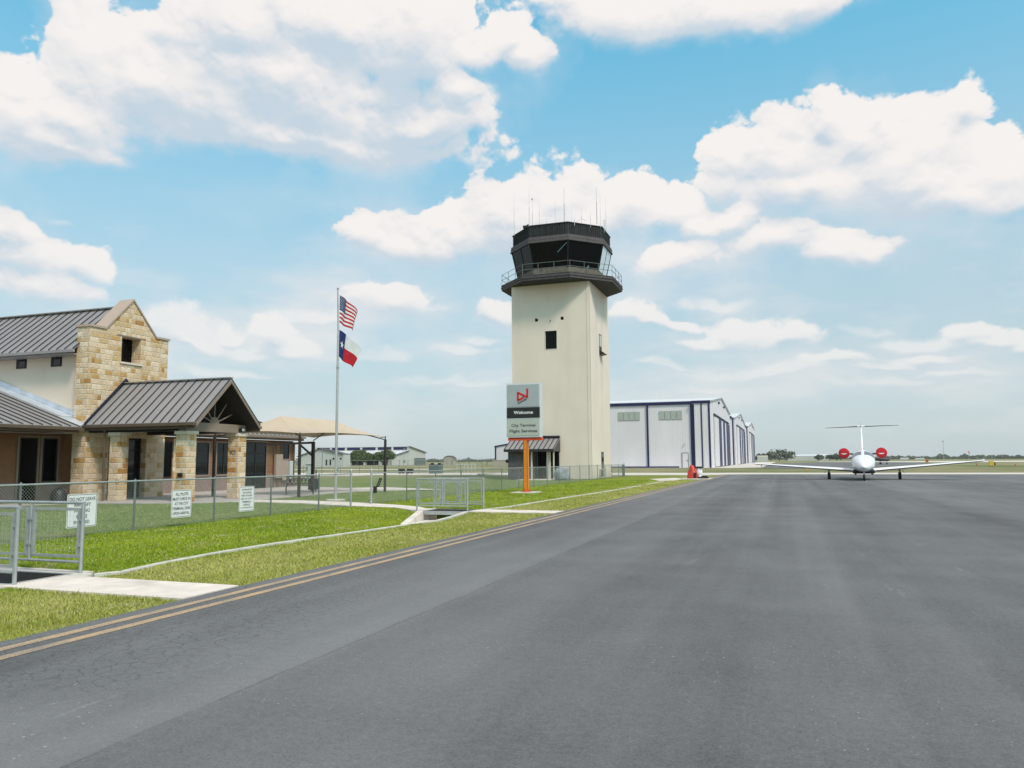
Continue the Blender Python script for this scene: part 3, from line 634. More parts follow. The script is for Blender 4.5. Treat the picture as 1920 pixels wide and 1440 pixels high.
me.loops.add(3*n); me.loops.foreach_set('vertex_index', np.arange(3*n, dtype=np.int32)); me.polygons.add(n); me.polygons.foreach_set('loop_start', np.arange(0, 3*n, 3, dtype=np.int32))
me.materials.append(M['blade']); me.update(); o = bpy.data.objects.new('grass', me); C.objects.link(o); o['kind'] = 'stuff'

# ------------------------------------------------------------------ fences
def mesh_wires(m, x, y0, y1, z0, z1, sp, r):
    H = z1-z0; t = y0-H
    while t < y1:
        for s in (1, -1):
            a, b = t, t+H; lo, hi = max(a, y0), min(b, y1)
            if hi - lo < .01: continue
            za, zb = (z0+(lo-a), z0+(hi-a)) if s > 0 else (z1-(lo-a), z1-(hi-a))
            m.tube((x + s*r*.6, lo, za), (x + s*r*.6, hi, zb), r, 3)
        t += sp
def fence(ys, gates, label, x=-15.2, H=1.2, sp=.075, r=.0021, group='chain-link fences along the apron'):
    t = thing('chain_link_fence', label, 'fence', (x, ys[0], 0), group)
    for y in ys:
        g_ = y in gates; m = MB(); hh = H+.12 if g_ else H+.0; rr = .04 if g_ else .026
        m.tube((x, y, -.12), (x, y, hh), rr, 10); m.lathe((x, y, hh), [(rr*1.15, -.03), (rr*1.15, .01), (rr*.6, .05), (.005, .06)], 10)
        m.build('post', M['galv'] if g_ else M['galvdark'], t, smooth=True)
    m = MB(); m.tube((x, ys[0], H), (x, ys[-1], H), .021, 8)
    for y in ys: m.tube((x, y-.03, H), (x, y+.03, H), .03, 8)
    m.build('top_rail', M['galv'], t, smooth=True)
    m = MB(); mesh_wires(m, x, ys[0], ys[-1], .02, H, sp, r); m.build('wire_mesh', M['wire'], t)
    return t
fence([6, 9, 12, 15.05, 17.9, 20.45, 23.1, 25.2], [25.2], 'chain-link fence carrying the white notice signs in front of the stone building')
f2 = fence([26.7, 29.7, 32.6, 35.6, 38.6, 41.5, 44.5, 47.5, 50.5, 53.4, 56.4, 59.4, 62.5, 65.5, 68.5, 71.5, 74.5, 77.4], [26.7, 77.4], 'long chain-link fence running past the orange sign post to the tower', sp=.11, r=.0026)
m = MB(); m.box(-15.24, -15.16, 74.6, 77.3, .05, 1.15); 
m = MB()
for k in range(28): m.box(-15.16, -15.13, 76.2+k*.043, 76.225+k*.043, .04, 1.16)
m.build('end_panel', M['galvdark'], f2)
# latch box and lever on the gate post
t = thing('gate_latch', 'black latch box and lever hanging on the gate post', 'latch', (-15.1, 26.75, .6))
m = MB(); m.box(-15.14, -15.06, 26.74, 26.9, .42, .68); m.build('latch_box', M['black'], t)
m = MB(); m.bar((-15.1, 26.95, .68), (-15.1, 27.2, .98), .03, .05); m.bar((-15.1, 27.1, .66), (-15.1, 27.32, .96), .03, .05); m.bar((-15.1, 26.95, .68), (-15.1, 27.1, .66), .03, .04); m.bar((-15.1, 27.2, .98), (-15.1, 27.32, .96), .03, .04); m.build('lever', M['black'], t)
# hook on the long fence rail
# far fences
def far_fence(x0, y0, x1, y1, n, H, label, zr=.03, mesh=True):
    t = thing('field_fence', label, 'fence', (x0, y0, 0), 'low fences across the field')
    for i in range(n+1):
        f = i/n; x, y = x0+(x1-x0)*f, y0+(y1-y0)*f; m = MB(); m.tube((x, y, 0), (x, y, H+.04), zr*1.2, 6); m.build('post', M['galvdark'], t)
    m = MB(); m.tube((x0, y0, H), (x1, y1, H), zr*.8, 6); m.build('top_rail', M['galv'], t)
    if mesh:
        m = MB()
        for z in (.15, .4, .65, .9):
            if z < H: m.tube((x0, y0, z), (x1, y1, z), .008, 3)
        m.build('wire', M['wire'], t)
far_fence(-72, 92, -36.4, 92, 12, 1.1, 'thin rail fence crossing the field in front of the green cabinet')
far_fence(-180, 222, -62, 240, 40, 2.0, 'tall security fence in front of the white clerestory hangar', .06)
far_fence(-120, 262, -60, 262, 26, 2.3, 'long grey security fence beside the rounded hut', .07)

# ------------------------------------------------------------------ notice signs
def notice(y0, y1, z0, z1, lines, label, x=-15.13, last_small=False):
    t = thing('notice_sign', label, 'sign', (x, (y0+y1)/2, z0), 'white notice signs on the fence')
    def rr(a, b, c, d, r, xx, th):
        pts = []
        for (cy_, cz_, s) in ((b-r, d-r, 0), (a+r, d-r, 1), (a+r, c+r, 2), (b-r, c+r, 3)):
            for k in range(5): q = (s+k/4)*math.pi/2; pts.append((xx, cy_+r*math.cos(q), cz_+r*math.sin(q)))
        return MB().prism(pts, (th, 0, 0))
    rr(y0, y1, z0, z1, .035, x-.004, .004).build('plate', M['signwhite'], t)
    b = MB(); i1, i2 = .016, .026
    def loop(o_): 
        pts = []
        a, bb, c, d, r = y0+o_, y1-o_, z0+o_, z1-o_, .03
        for (cy_, cz_, s) in ((bb-r, d-r, 0), (a+r, d-r, 1), (a+r, c+r, 2), (bb-r, c+r, 3)):
            for k in range(5): q = (s+k/4)*math.pi/2; pts.append((x+.0015, cy_+r*math.cos(q), cz_+r*math.sin(q)))
        return pts
    A, B = loop(i1), loop(i2); n = len(A); b.add(A+B, [(i, (i+1) % n, n+(i+1) % n, n+i) for i in range(n)]); b.build('border', M['ink'], t)
    W, H = y1-y0, z1-z0; k = len(lines); lh = H*.86/k
    for i, (s, wf) in enumerate(lines):
        zc = z1 - H*.07 - lh*(i+.5); hh = lh*.60
        if last_small and i == k-1: hh = lh*.36; zc += lh*.12
        L_ = MB(); glyphs(L_, s, (y0+y1)/2, zc, hh, (x, 0, 0), (0, 1, 0), (0, 0, 1), W*wf, .012, .003)
        L_.build('lettering', M['ink'], t)
    return t
notice(13.08, 13.88, .20, .955, [('DO NOT LEAVE', .86), ('AIRCRAFT', .56), ('PARKING', .50), ('BRAKE', .36), ('ENGAGED', .52)], 'white notice reading DO NOT LEAVE AIRCRAFT PARKING BRAKE ENGAGED')
notice(16.2, 16.93, .205, .93, [('ALL PILOTS', .62), ('MUST CHECK IN', .86), ('AT THE CITY', .68), ('TERMINAL DESK', .9), ('UPON ARRIVAL', .82)], 'white notice reading ALL PILOTS MUST CHECK IN AT THE CITY TERMINAL DESK')
notice(18.86, 19.55, .20, .935, [('OVERNIGHT', .68), ('TIE DOWN', .58), ('FEE $10.00', .68), ('PAY AT CITY', .72), ('TERMINAL', .6), ('OFFICE', .42), ('CITY OF NEW BRAUNFELS', .78)], 'white notice reading OVERNIGHT TIE DOWN FEE $10.00, farthest of the three', last_small=True)

# ------------------------------------------------------------------ footbridges: grates and railings
def railing(dx, y, xa, xm, xb, label):
    t = thing('bridge_railing', label, 'railing', (xa, y, 0), 'galvanised footbridge railings')
    for x in (xa, xm, xb):
        if x == xm: m = MB().tube((x, y, .17), (x, y, 1.04), .022, 10)
        else: m = MB().tube((x, y, -.05), (x, y, 1.04), .028, 12)
        m.build('post', M['galv'], t, smooth=True)
    MB().tube((xa+.03, y, 1.05), (xb-.03, y, 1.05), .024, 12).build('handrail', M['galv'], t, smooth=True)
    MB().tube((xa, y, .17), (xb, y, .17), .02, 10).build('bottom_rail', M['galv'], t, smooth=True)
    for a, b in ((xa-.05, xm+.05), (xm-.05, xb+.05)):
        m = MB(); z0, z1 = .25, .955
        m.bar((a, y, z1), (b, y, z1), .03, .04); m.bar((a, y, z0), (b, y, z0), .03, .04)
        m.bar((a-.02, y, z0), (a-.02, y, z1), .035, .045, (0, 1, 0)); m.bar((b+.02, y, z0), (b+.02, y, z1), .035, .045, (0, 1, 0))
        for zz in (.42, .8): m.box(a-.005, a+.045, y-.028, y+.028, zz-.02, zz+.02); m.box(b-.045, b+.005, y-.028, y+.028, zz-.02, zz+.02)
        p = m.build('panel_frame', M['galv'], t)
        m = MB(); k = 0
        x = b
        while x < a: m.tube((x, y, z0), (x, y, z1), .0015, 4); x += .075
        z = z0
        while z < z1: m.tube((a, y, z), (b, y, z), .0015, 4); z += .075
        o = m.build('wire_panel', M['wire'], p, loc=LOC[t.name])
    return t
railing(0, 7.86, -9.98, -11.05, -12.15, 'nearest galvanised railing, cut off by the left edge of the photo')
railing(0, 8.95, -10.02, -11.08, -12.2, 'galvanised railing overlapping the DO NOT LEAVE notice')
railing(0, 23.48, -9.8, -10.7, -11.63, 'galvanised railing above the open culvert mouth')
railing(0, 24.66, -9.7, -10.6, -11.55, 'galvanised railing on the far side of the culvert footbridge')
def grate(x0, x1, y0, y1, label):
    t = thing('drain_grate', label, 'grate', (x1, y0, 0), 'steel footbridge grates')
    m = MB(); m.box(x0, x1, y0-.05, y0, -.12, .0); m.box(x0, x1, y1, y1+.05, -.12, .0); m.box(x0-.05, x0, y0, y1, -.12, 0); m.box(x1, x1+.05, y0, y1, -.12, 0); m.build('frame', M['galv'], t)
    m = MB(); x = x0+.02
    while x < x1: m.box(x, x+.016, y0+.001, y1-.001, -.05, -.004); x += .07
    y = y0+.1
    while y < y1: m.box(x0, x1, y, y+.006, -.02, -.006); y += .1
    m.build('bars', M['iron'], t)
grate(-12.3, -10.12, 7.93, 8.88, 'dark steel grate between the two nearest railings')
grate(-11.4, -9.92, 23.56, 24.54, 'dark steel grate spanning the open culvert')

# ------------------------------------------------------------------ terminal building
TB = thing('terminal_building', 'stone and stucco terminal building with grey metal roofs and gabled entrance porch', 'building', (-29, 28, 0))
def lap(m, x, y0, y1, z0, z1, pitch=.2):        # lap siding facing +X: each board leans out at its foot
    z = z0
    while z < z1-.01:
        zt = min(z+pitch, z1)
        m.add([(x+.022, y0, z), (x+.022, y1, z), (x+.002, y1, zt), (x+.002, y0, zt), (x-.05, y0, z), (x-.05, y1, z), (x-.05, y1, zt), (x-.05, y0, zt)], [(0, 1, 2, 3), (4, 7, 6, 5), (0, 4, 5, 1), (3, 2, 6, 7), (0, 3, 7, 4), (1, 5, 6, 2)]); z = zt
# stone front with gabled parapet, wall by wall
m = MB(); X0, X1 = -29.75, -29.0
m.box(X0, X1, 25.81, 27.1, 0, 2.82); m.box(X0, X1, 29.28, 30.45, 0, 2.82); m.box(X0, X1, 25.81, 30.45, 2.82, 6.36)
m.box(X0, X1, 25.81, 27.57, 6.36, 7.56); m.box(X0, X1, 28.71, 30.45, 6.36, 7.56)
m.prism([(X0, 25.81, 7.56), (X0, 30.45, 7.56), (X0, 30.45, 7.74), (X0, 29.66, 7.74), (X0, 28.13, 9.33), (X0, 26.6, 7.74), (X0, 25.81, 7.74)], (X1-X0, 0, 0))
m.build('stone_front', M['stone'], TB)
m = MB()
cp = [(25.75, 7.745), (26.63, 7.745), (28.13, 9.335), (29.63, 7.745), (30.51, 7.745)]
for (a, b), (c, d) in zip(cp, cp[1:]): m.prism([(X0-.06, a, b), (X0-.06, c, d), (X0-.06, c, d+.1), (X0-.06, a, b+.1)], (X1-X0+.12, 0, 0))
m.build('coping', M['coping'], TB)
m = MB(); m.box(-29.35, -28.93, 27.48, 28.8, 6.27, 6.358); m.build('window_sill', M['cap'], TB)
m = MB(); m.box(-29.3, -28.985, 27.3, 28.98, 7.562, 7.62); m.build('lintel', M['fascia'], TB)
m = MB(); m.box(-29.6, -29.55, 27.57, 28.71, 6.36, 7.56); m.build('dark_opening', M['tglass'], TB)
# entrance doors under the porch
fr = MB(); 
for y in (27.1, 28.15, 29.2): fr.box(-29.42, -29.32, y, y+.08, 0, 2.8)
fr.box(-29.42, -29.32, 27.1, 29.28, 2.72, 2.82); fr.box(-29.42, -29.32, 27.1, 29.28, 0, .12); fr.box(-29.42, -29.32, 27.1, 29.28, 2.2, 2.26)
d = fr.build('entrance_door', M['frame'], TB)
m = MB(); m.box(-29.38, -29.36, 27.15, 29.25, .1, 2.75); m.build('glass', M['glass'], d, loc=LOC[TB.name])
m = MB(); m.tube((-29.27, 28.05, .9), (-29.27, 28.05, 1.3), .015, 6); m.build('handle', M['metal'], d, loc=LOC[TB.name])
m = MB(); m.box(-29.355, -29.35, 27.75, 28.05, 1.62, 1.85); m.build('notice', M['palegrey'], d, loc=LOC[TB.name])
# tall stucco hall behind
m = MB(); m.box(-52, -29.75, 26.11, 30.15, 2.98, 6.5); m.prism([(-52, 26.11, 6.5), (-52, 30.15, 6.5), (-52, 28.13, 8.6)], (22.2, 0, 0)); m.build('stucco_wall', M['stucco'], TB)
def seamed_roof(name, eA, eB, rA, rB, sp, th=.07, seam=.045, rib=.03):   # a roof slope from eave line to ridge line with standing seams
    m = MB(); m.prism([eA, eB, rB, rA], (0, 0, -th)); r = m.build(name, M['roof'], TB)
    A, B, Cc, D = map(Vector, (eA, eB, rA, rB)); n = max(1, round((B-A).length/sp)); up = (B-A).cross(Cc-A).normalized(); up = up if up.z > 0 else -up
    m = MB()
    for i in range(n+1):
        f = i/n; a = A.lerp(B, f); b = Cc.lerp(D, f); m.bar(a+up*seam/2, b+up*seam/2, rib, seam, up)
    m.build('seam', M['seam'], r, loc=LOC[TB.name]); return r
seamed_roof('hall_roof', (-52, 25.5, 6.72), (-29.62, 25.5, 6.72), (-52, 28.13, 9.05), (-29.62, 28.13, 9.05), .49)
seamed_roof('hall_roof', (-52, 30.76, 6.72), (-29.8, 30.76, 6.72), (-52, 28.14, 9.05), (-29.8, 28.14, 9.05), .49)
m = MB(); m.bar((-52, 28.13, 9.1), (-29.7, 28.13, 9.1), .26, .05); m.build('ridge_cap', M['roof'], TB)
m = MB(); m.box(-52, -29.5, 25.38, 25.5, 6.57, 6.68); m.box(-52, -29.76, 25.5, 26.1, 6.5, 6.56); m.build('gutter', M['roof'], TB)
for x0, x1 in ((-33.8, -33.14), (-31.62, -30.95)):
    m = MB(); m.box(x0, x1, 26.09, 26.13, 6.06, 6.62); f = m.build('window', M['frame'], TB)
    m = MB(); m.box(x0+.22, x1-.06, 26.07, 26.1, 6.12, 6.57); m.build('pane', M['glass'], f, loc=LOC[TB.name])
# low wing on the near side
m = MB(); m.box(-30.6, -29.75, 26.12, 26.4, 0, 2.97); m.box(-30.6, -29.75, 26.09, 26.12, .85, 2.9); m.build('corner_panel', M['siding'], TB)
WZ = 2.95
m = MB(); lap(m, -30.6, 4, 26.1, .85, WZ); m.box(-40, -30.66, 4, 26.1, 0, WZ); m.build('siding', M['siding'], TB)
m = MB(); m.box(-30.64, -30.56, 4, 26.1, 0, .85); m.build('wainscot', M['wains'], TB)
def opening(x, y0, y1, z0, z1, trim=True, mull=(), trans=(), gl='glass', nm='window'):
    m = MB(); w_ = .06
    m.box(x, x+.06, y0, y0+w_, z0, z1); m.box(x, x+.06, y1-w_, y1, z0, z1); m.box(x, x+.06, y0+w_, y1-w_, z1-w_, z1); m.box(x, x+.06, y0+w_, y1-w_, z0, z0+w_)
    for y in mull: m.box(x, x+.058, y-.04, y+.04, z0+w_, z1-w_)
    for z in trans: m.box(x, x+.056, y0+w_, y1-w_, z-.05, z+.05)
    f = m.build(nm, M['frame'], TB)
    m = MB(); m.box(x+.01, x+.03, y0+.05, y1-.05, z0+.05, z1-.05); m.build('pane', M[gl], f, loc=LOC[TB.name])
    if trim:
        m = MB(); t_ = .1; z_ = 0 if z0 < .1 else z0-t_
        m.box(x-.01, x+.045, y0-t_, y0, z_, z1+t_); m.box(x-.01, x+.045, y1, y1+t_, z_, z1+t_); m.box(x-.01, x+.045, y0, y1, z1, z1+t_)
        if z0 > .1: m.box(x-.01, x+.07, y0-t_, y1+t_, z0-t_, z0)
        m.build('trim', M['fascia'], f, loc=LOC[TB.name])
opening(-30.57, 23.95, 24.78, .02, 2.75, nm='door', gl='tglass'); opening(-30.57, 25.04, 25.75, .85, 2.75, gl='tglass'); opening(-30.57, 21.9, 22.9, .85, 2.75, gl='tglass')
seamed_roof('wing_roof', (-28.38, 4, 3.2), (-28.38, 24.95, 3.2), (-37.5, 4, 6.2), (-37.5, 24.95, 6.2), .44)
m = MB(); m.prism([(-29.82, 24.97, 3.67), (-37.5, 24.97, 6.2), (-37.5, 26.09, 6.2), (-29.82, 26.09, 3.67)], (0, 0, -.07)); m.build('wing_roof', M['roof'], TB)
m = MB(); m.prism([(-29.9, 25.35, 3.72), (-37.4, 25.35, 6.19), (-37.4, 26.1, 6.19), (-29.9, 26.1, 3.72)], (0, 0, -.02)); m.prism([(-29.85, 26.06, 3.72), (-37.4, 26.06, 6.19), (-37.4, 26.06, 6.42), (-29.85, 26.06, 3.94)], (0, .04, 0))
m.add([(-28.42, 24.97, 3.215), (-29.0, 25.78, 3.4), (-29.8, 25.78, 3.68), (-29.9, 24.97, 3.7)], [(0, 1, 2, 3)]); m.add([(-28.42, 24.97, 3.15), (-29.0, 25.78, 3.33), (-29.8, 25.78, 3.6), (-29.9, 24.97, 3.63)], [(0, 1, 2, 3)])
m.build('flashing', M['flash'], TB)
m = MB(); m.box(-28.4, -28.24, 4, 24.97, 3.05, 3.17); m.box(-30.6, -28.42, 4, 24.95, 2.98, 3.02); m.box(-28.45, -28.4, 4, 24.95, 2.95, 3.12); m.build('gutter', M['brown'], TB)
# low wing on the far side
m = MB(); lap(m, -31.3, 30.46, 44.5, .85, WZ); m.box(-40, -31.36, 30.46, 44.5, 0, WZ+.1); m.build('siding', M['siding'], TB)
m = MB(); m.box(-31.34, -31.26, 30.46, 44.5, 0, .85); m.box(-31.36, -31.25, 44.42, 44.54, 0, WZ); m.build('wainscot', M['wains'], TB)
m = MB(); m.box(-31.3, -31.22, 33.45, 34.7, .0, WZ); m.build('stone_pier', M['stone'], TB)
opening(-31.27, 32.6, 33.35, .85, 2.8, trim=False, gl='tglass'); opening(-31.27, 35.07, 36.2, .95, 2.76); opening(-31.27, 36.9, 38.0, .95, 2.78, mull=(37.45,))
opening(-31.27, 39.3, 41.43, .02, 2.88, mull=(40.36,), trans=(2.2,), nm='glazed_door'); opening(-31.27, 43.1, 43.85, 1.85, 2.83)
m = MB()
m.box(-31.25, -31.05, 42.25, 42.95, .62, 2.15); m.box(-31.25, -31.12, 43.05, 43.6, .45, 1.75); c_ = m.build('meter_cabinet', M['beige'], TB)
m = MB(); m.box(-31.25, -31.08, 43.78, 44.12, .5, 1.72); m.build('meter_cabinet', M['palegrey'], TB)
m = MB()
for y, z0, z1 in ((42.15, 0, 2.9), (42.4, 2.15, 2.9), (43.0, 0, 2.9), (44.2, .6, 2.9), (44.32, .5, 2.9), (42.5, 0, .62), (42.7, 0, .62), (43.3, 0, .45)): m.tube((-31.16, y, z0), (-31.16, y, z1), .025, 6)
m.build('conduit', M['brown'], TB)
seamed_roof('far_roof', (-30.65, 30.5, 3.38), (-30.65, 44.7, 3.38), (-37.3, 30.5, 6.3), (-37.3, 38.2, 6.3), .45)
m = MB(); m.box(-30.67, -30.52, 30.5, 44.75, 3.2, 3.33); m.box(-31.3, -30.67, 30.5, 44.7, 3.08, 3.12); m.box(-30.7, -30.67, 30.5, 44.7, 3.05, 3.25); m.build('gutter', M['fascia'], TB)
# porch
def pier(xc, yc, s, z1):
    m = MB(); m.box(xc-s/2, xc+s/2, yc-s/2, yc+s/2, 0, z1); c_ = m.build('stone_column', M['stone'], TB)
    m = MB(); m.box(xc-s/2-.06, xc+s/2+.06, yc-s/2-.06, yc+s/2+.06, z1, z1+.14); m.build('capital', M['cap'], c_, loc=LOC[TB.name]); return c_
pier(-23.84, 26.25, .56, 2.84); c2 = pier(-23.84, 29.48, .56, 2.84); pier(-27.5, 26.25, .52, 2.84)
m = MB(); glyphs(m, '405', -23.84-.02, 2.1, .24, (0, 29.2, 0), (1, 0, 0), (0, 0, 1), .34, .02, .004); m.build('house_number', M['brown'], c2, loc=LOC[TB.name])
m = MB(); 
for y in (26.1, 29.42): m.box(-28.98, -23.7, y-.12, y+.22, 2.985, 3.3)
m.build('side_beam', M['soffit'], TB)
m = MB(); m.box(-23.98, -23.6, 25.95, 29.76, 2.985, 3.36); m.build('front_beam', M['fascia'], TB)
YR, ZR = 27.85, 5.34; ex = -22.95
for s in (-1, 1):
    ye = YR + s*2.1; ze = 3.34
    seamed_roof('porch_roof', (-28.98, ye, ze), (ex, ye, ze), (-28.98, YR, ZR), (ex, YR, ZR), .45)
    m = MB(); m.prism([(ex, ye-s*.02, ze-.2), (ex, YR, ZR-.2), (ex, YR, ZR-.07), (ex, ye-s*.02, ze-.07)], (.05, 0, 0)); m.build('rake_board', M['fascia'], TB)
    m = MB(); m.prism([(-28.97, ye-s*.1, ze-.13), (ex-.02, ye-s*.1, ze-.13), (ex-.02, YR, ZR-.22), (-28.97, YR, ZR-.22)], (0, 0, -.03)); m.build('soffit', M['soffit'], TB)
    m = MB(); m.box(-29.0, ex, min(ye, ye+s*.13), max(ye, ye+s*.13), ze-.15, ze-.03); m.box(-29, ex, min(ye-s*.03, ye), max(ye-s*.03, ye), ze-.28, ze-.1); m.build('gutter', M['brown'], TB)
m = MB(); m.bar((-28.98, YR, ZR+.04), (ex+.02, YR, ZR+.04), .24, .045); m.build('ridge_cap', M['roof'], TB)
m = MB(); m.prism([(-28.99, 25.62, 3.25), (-28.99, YR, 5.5), (-28.99, 30.08, 3.25), (-28.99, 30.08, 3.34), (-28.99, YR, 5.58), (-28.99, 25.62, 3.34)], (.09, 0, 0)); m.build('wall_flashing', M['navy'], TB)
m = MB(); m.prism([(-24.5, 25.95, 3.2), (-24.5, 29.75, 3.2), (-24.5, YR, 5.06)], (.03, 0, 0)); m.build('gable_shade', M['soffit'], TB)  # dark sheet added to stand for the darkness inside the open gable
m = MB(); n = 12; cy_, cz_ = YR, 3.36
m.prism([(-23.82, cy_+.3*math.cos(math.pi*k/n), cz_+.3*math.sin(math.pi*k/n)) for k in range(n+1)], (.05, 0, 0))
for a, ln in ((22, 1.25), (50, 1.2), (90, 1.45), (130, 1.2), (158, 1.25)):
    a = R(a); m.bar((-23.79, cy_+.28*math.cos(a), cz_+.28*math.sin(a)), (-23.79, cy_+ln*math.cos(a), cz_+ln*math.sin(a)), .045, .04, (1, 0, 0))
m.build('sunburst', M['fascia'], TB)
m = MB(); m.tube((-27.95, 25.93, 0), (-27.95, 25.86, 3.15), .05, 8); m.build('downspout', M['brown'], TB)
m = MB(); m.box(-23.6, -23.42, 29.25, 29.45, 3.05, 3.2); f = m.build('floodlight', M['black'], TB); m = MB(); m.box(-23.42, -23.41, 29.27, 29.43, 3.07, 3.18); m.build('lens', M['palegrey'], f, loc=LOC[TB.name])
m = MB(); m.box(-23.9, -23.72, 25.86, 25.97, 1.05, 1.22); m.build('outlet_box', M['black'], TB)
t = tag(MB().lathe((-29.4, 25.0, 0), [(.34, 0), (.33, .3), (.26, .5), (.12, .6), (.01, .62)], 14).build('covered_pot', M['black'], None, (-29.4, 25.0, 0), smooth=True), 'dark rounded cover standing on the patio against the stone corner', 'cover')

# ------------------------------------------------------------------ shade canopy, bench, bin
CA, CB_, CC, CD = Vector((-21.9, 31.6, 3.02)), Vector((-21.0, 38.3, 3.02)), Vector((-24.9, 37.2, 3.0)), Vector((-26.1, 30.7, 3.05)); P1, P2 = Vector((-23.9, 32.8, 3.95)), Vector((-22.9, 36.2, 3.86))
t = thing('shade_canopy', 'tan fabric shade canopy on dark posts beside the terminal', 'canopy', (-23.5, 34.3, 0))
m = MB(); cen = (CA+CB_+CC+CD)/4
def patch(a, b, ra, rb):
    nu, nv = 24, 12; base = len(m.v); vs = []
    for j in range(nv+1):
        for i in range(nu+1):
            s, tt = i/nu, j/nv; e = a.lerp(b, s); inn = (cen-e); inn.z = 0; e = e + inn.normalized()*math.sin(math.pi*s)*.38*(1 if (b-a).length > 5 else .6) + Vector((0, 0, math.sin(math.pi*s)*.12))
            p = e.lerp(ra.lerp(rb, s), tt); p.z -= math.sin(math.pi*tt)*.10; vs.append(p)
    m.add(vs, [(j*(nu+1)+i, j*(nu+1)+i+1, (j+1)*(nu+1)+i+1, (j+1)*(nu+1)+i) for j in range(nv) for i in range(nu)])
patch(CA, CB_, P1, P2); patch(CB_, CC, P2, P2); patch(CC, CD, P2, P1); patch(CD, CA, P1, P1)
m.build('fabric', M['canvas'], t, smooth=True)
for c_ in (CA, CB_, CD):
    m = MB(); o_ = (c_-cen); o_.z = 0; o_ = o_.normalized()*.05; m.tube((c_.x+o_.x, c_.y+o_.y, -.05), (c_.x+o_.x, c_.y+o_.y, 2.86), .075, 12); m.tube((c_.x+o_.x, c_.y+o_.y, 2.86), (c_.x+o_.x, c_.y+o_.y, 3.05), .03, 8); m.tube((c_.x+o_.x, c_.y+o_.y, 3.0), (c_.x-o_.x*5, c_.y-o_.y*5, 2.98), .02, 6); m.build('post', M['steelblk'], t, smooth=True)
m = MB(); m.bar((CC.x, CC.y, 0), (CC.x, CC.y, 2.78), .15, .15, (0, 1, 0)); m.build('post', M['steelblk'], t)
m = MB(); m.bar((CC.x+.07, CC.y, 2.72), (CC.x-2.6, CC.y-.9, 2.62), .1, .12); m.bar((CC.x, CC.y, 1.95), (CC.x-.75, CC.y-.28, 2.66), .09, .09, (0, 1, 0)); m.build('arm', M['steelblk'], t)
m = MB(); 
for a, b in ((P1, CA), (P1, CD), (P2, CB_), (P2, CC), (P1, P2)): m.tube(a-Vector((0, 0, .3)), b-Vector((0, 0, .16)), .03, 6)
m.build('frame_tube', M['steelblk'], t)
bl = Vector((-23.2, 33.55, 0)); ang = math.atan2(.75, 1)
t = thing('garden_bench', 'ornate wrought iron bench under the tan shade canopy', 'bench', bl); u = Vector((math.cos(ang), math.sin(ang), 0)); v = Vector((-u.y, u.x, 0)); L0 = .68
m = MB()
for k in range(6): p = bl + v*(-.2+.08*k) + Vector((0, 0, .44)); m.bar(p-u*L0, p+u*L0, .05, .02)
m.build('seat', M['iron'], t)
m = MB(); 
for z in (.52, .88): m.path([bl+v*.24-u*L0+Vector((0, 0, z)), bl+v*.26+Vector((0, 0, z+(.07 if z > .8 else 0))), bl+v*.24+u*L0+Vector((0, 0, z))], .024)
for i in range(7):
    c_ = bl + v*.25 + u*(-.57+.19*i) + Vector((0, 0, .70)); q = [c_ + u*.085*math.cos(a)*(1-.0*a) + Vector((0, 0, .15*math.sin(a))) for a in np.arange(0, 6.6, .5)]; m.path(q, .02, 5)
    q = [c_ + u*.045*math.cos(a) + Vector((0, 0, .06*math.sin(a)+.04)) for a in np.arange(0, 6.6, .7)]; m.path(q, .014, 5)
m.build('backrest', M['iron'], t)
for s in (-1, 1):
    for w_ in (-1, 1):
        p = bl + u*s*L0*.97 + v*w_*.2; m = MB(); m.path([p+Vector((0, 0, .44)), p+v*w_*.06+u*s*.02+Vector((0, 0, .28)), p+v*w_*.0+Vector((0, 0, .14)), p+v*w_*.08+Vector((0, 0, 0))], .026); m.build('leg', M['iron'], t)
    p = bl + u*s*L0*.97; m = MB(); m.path([p+v*.24+Vector((0, 0, .66)), p+Vector((0, 0, .69)), p-v*.22+Vector((0, 0, .64)), p-v*.26+Vector((0, 0, .56)), p-v*.2+Vector((0, 0, .44))], .026); m.build('armrest', M['iron'], t)
t = thing('litter_bin', 'black square litter bin beside the canopy post behind the bench', 'bin', (-24.55, 36.75, 0))
m = MB(); m.box(-24.75, -24.35, 36.55, 36.95, .12, .72); m.build('body', M['black'], t); m = MB(); m.box(-24.57, -24.53, 36.98, 37.02, 0, 1.15); m.tube((-24.55, 36.75, 0), (-24.55, 36.75, .13), .06, 8); m.build('stand', M['black'], t)

# ------------------------------------------------------------------ flagpole and flags
FX, FY = -18.45, 29.33
t = thing('flagpole', 'tall silver flagpole rising from a round pad on the lawn', 'flagpole', (FX, FY, 0))
m = MB(); m.tube((FX, FY, 0), (FX-.0, FY, 7.3), .062, 14, .052); m.tube((FX, FY, 7.3), (FX-.06, FY, 9.3), .045, 12, .03); m.build('pole', M['pole'], t, smooth=True)
m = MB(); m.lathe((FX-.06, FY, 9.34), [(.005, -.06), (.04, -.04), (.05, 0), (.04, .04), (.005, .05)], 10); m.build('finial', M['metal'], t, smooth=True)
m = MB(); m.tube((FX+.075, FY-.03, 1.1), (FX-.02, FY-.04, 9.2), .006, 4); m.build('halyard', M['wire'], t)
m = MB(); m.box(FX+.04, FX+.1, FY-.03, FY+.03, 1.25, 1.33); m.tube((FX, FY, 5.75), (FX, FY, 5.8), .07, 10); m.build('cleat', M['metal'], t)
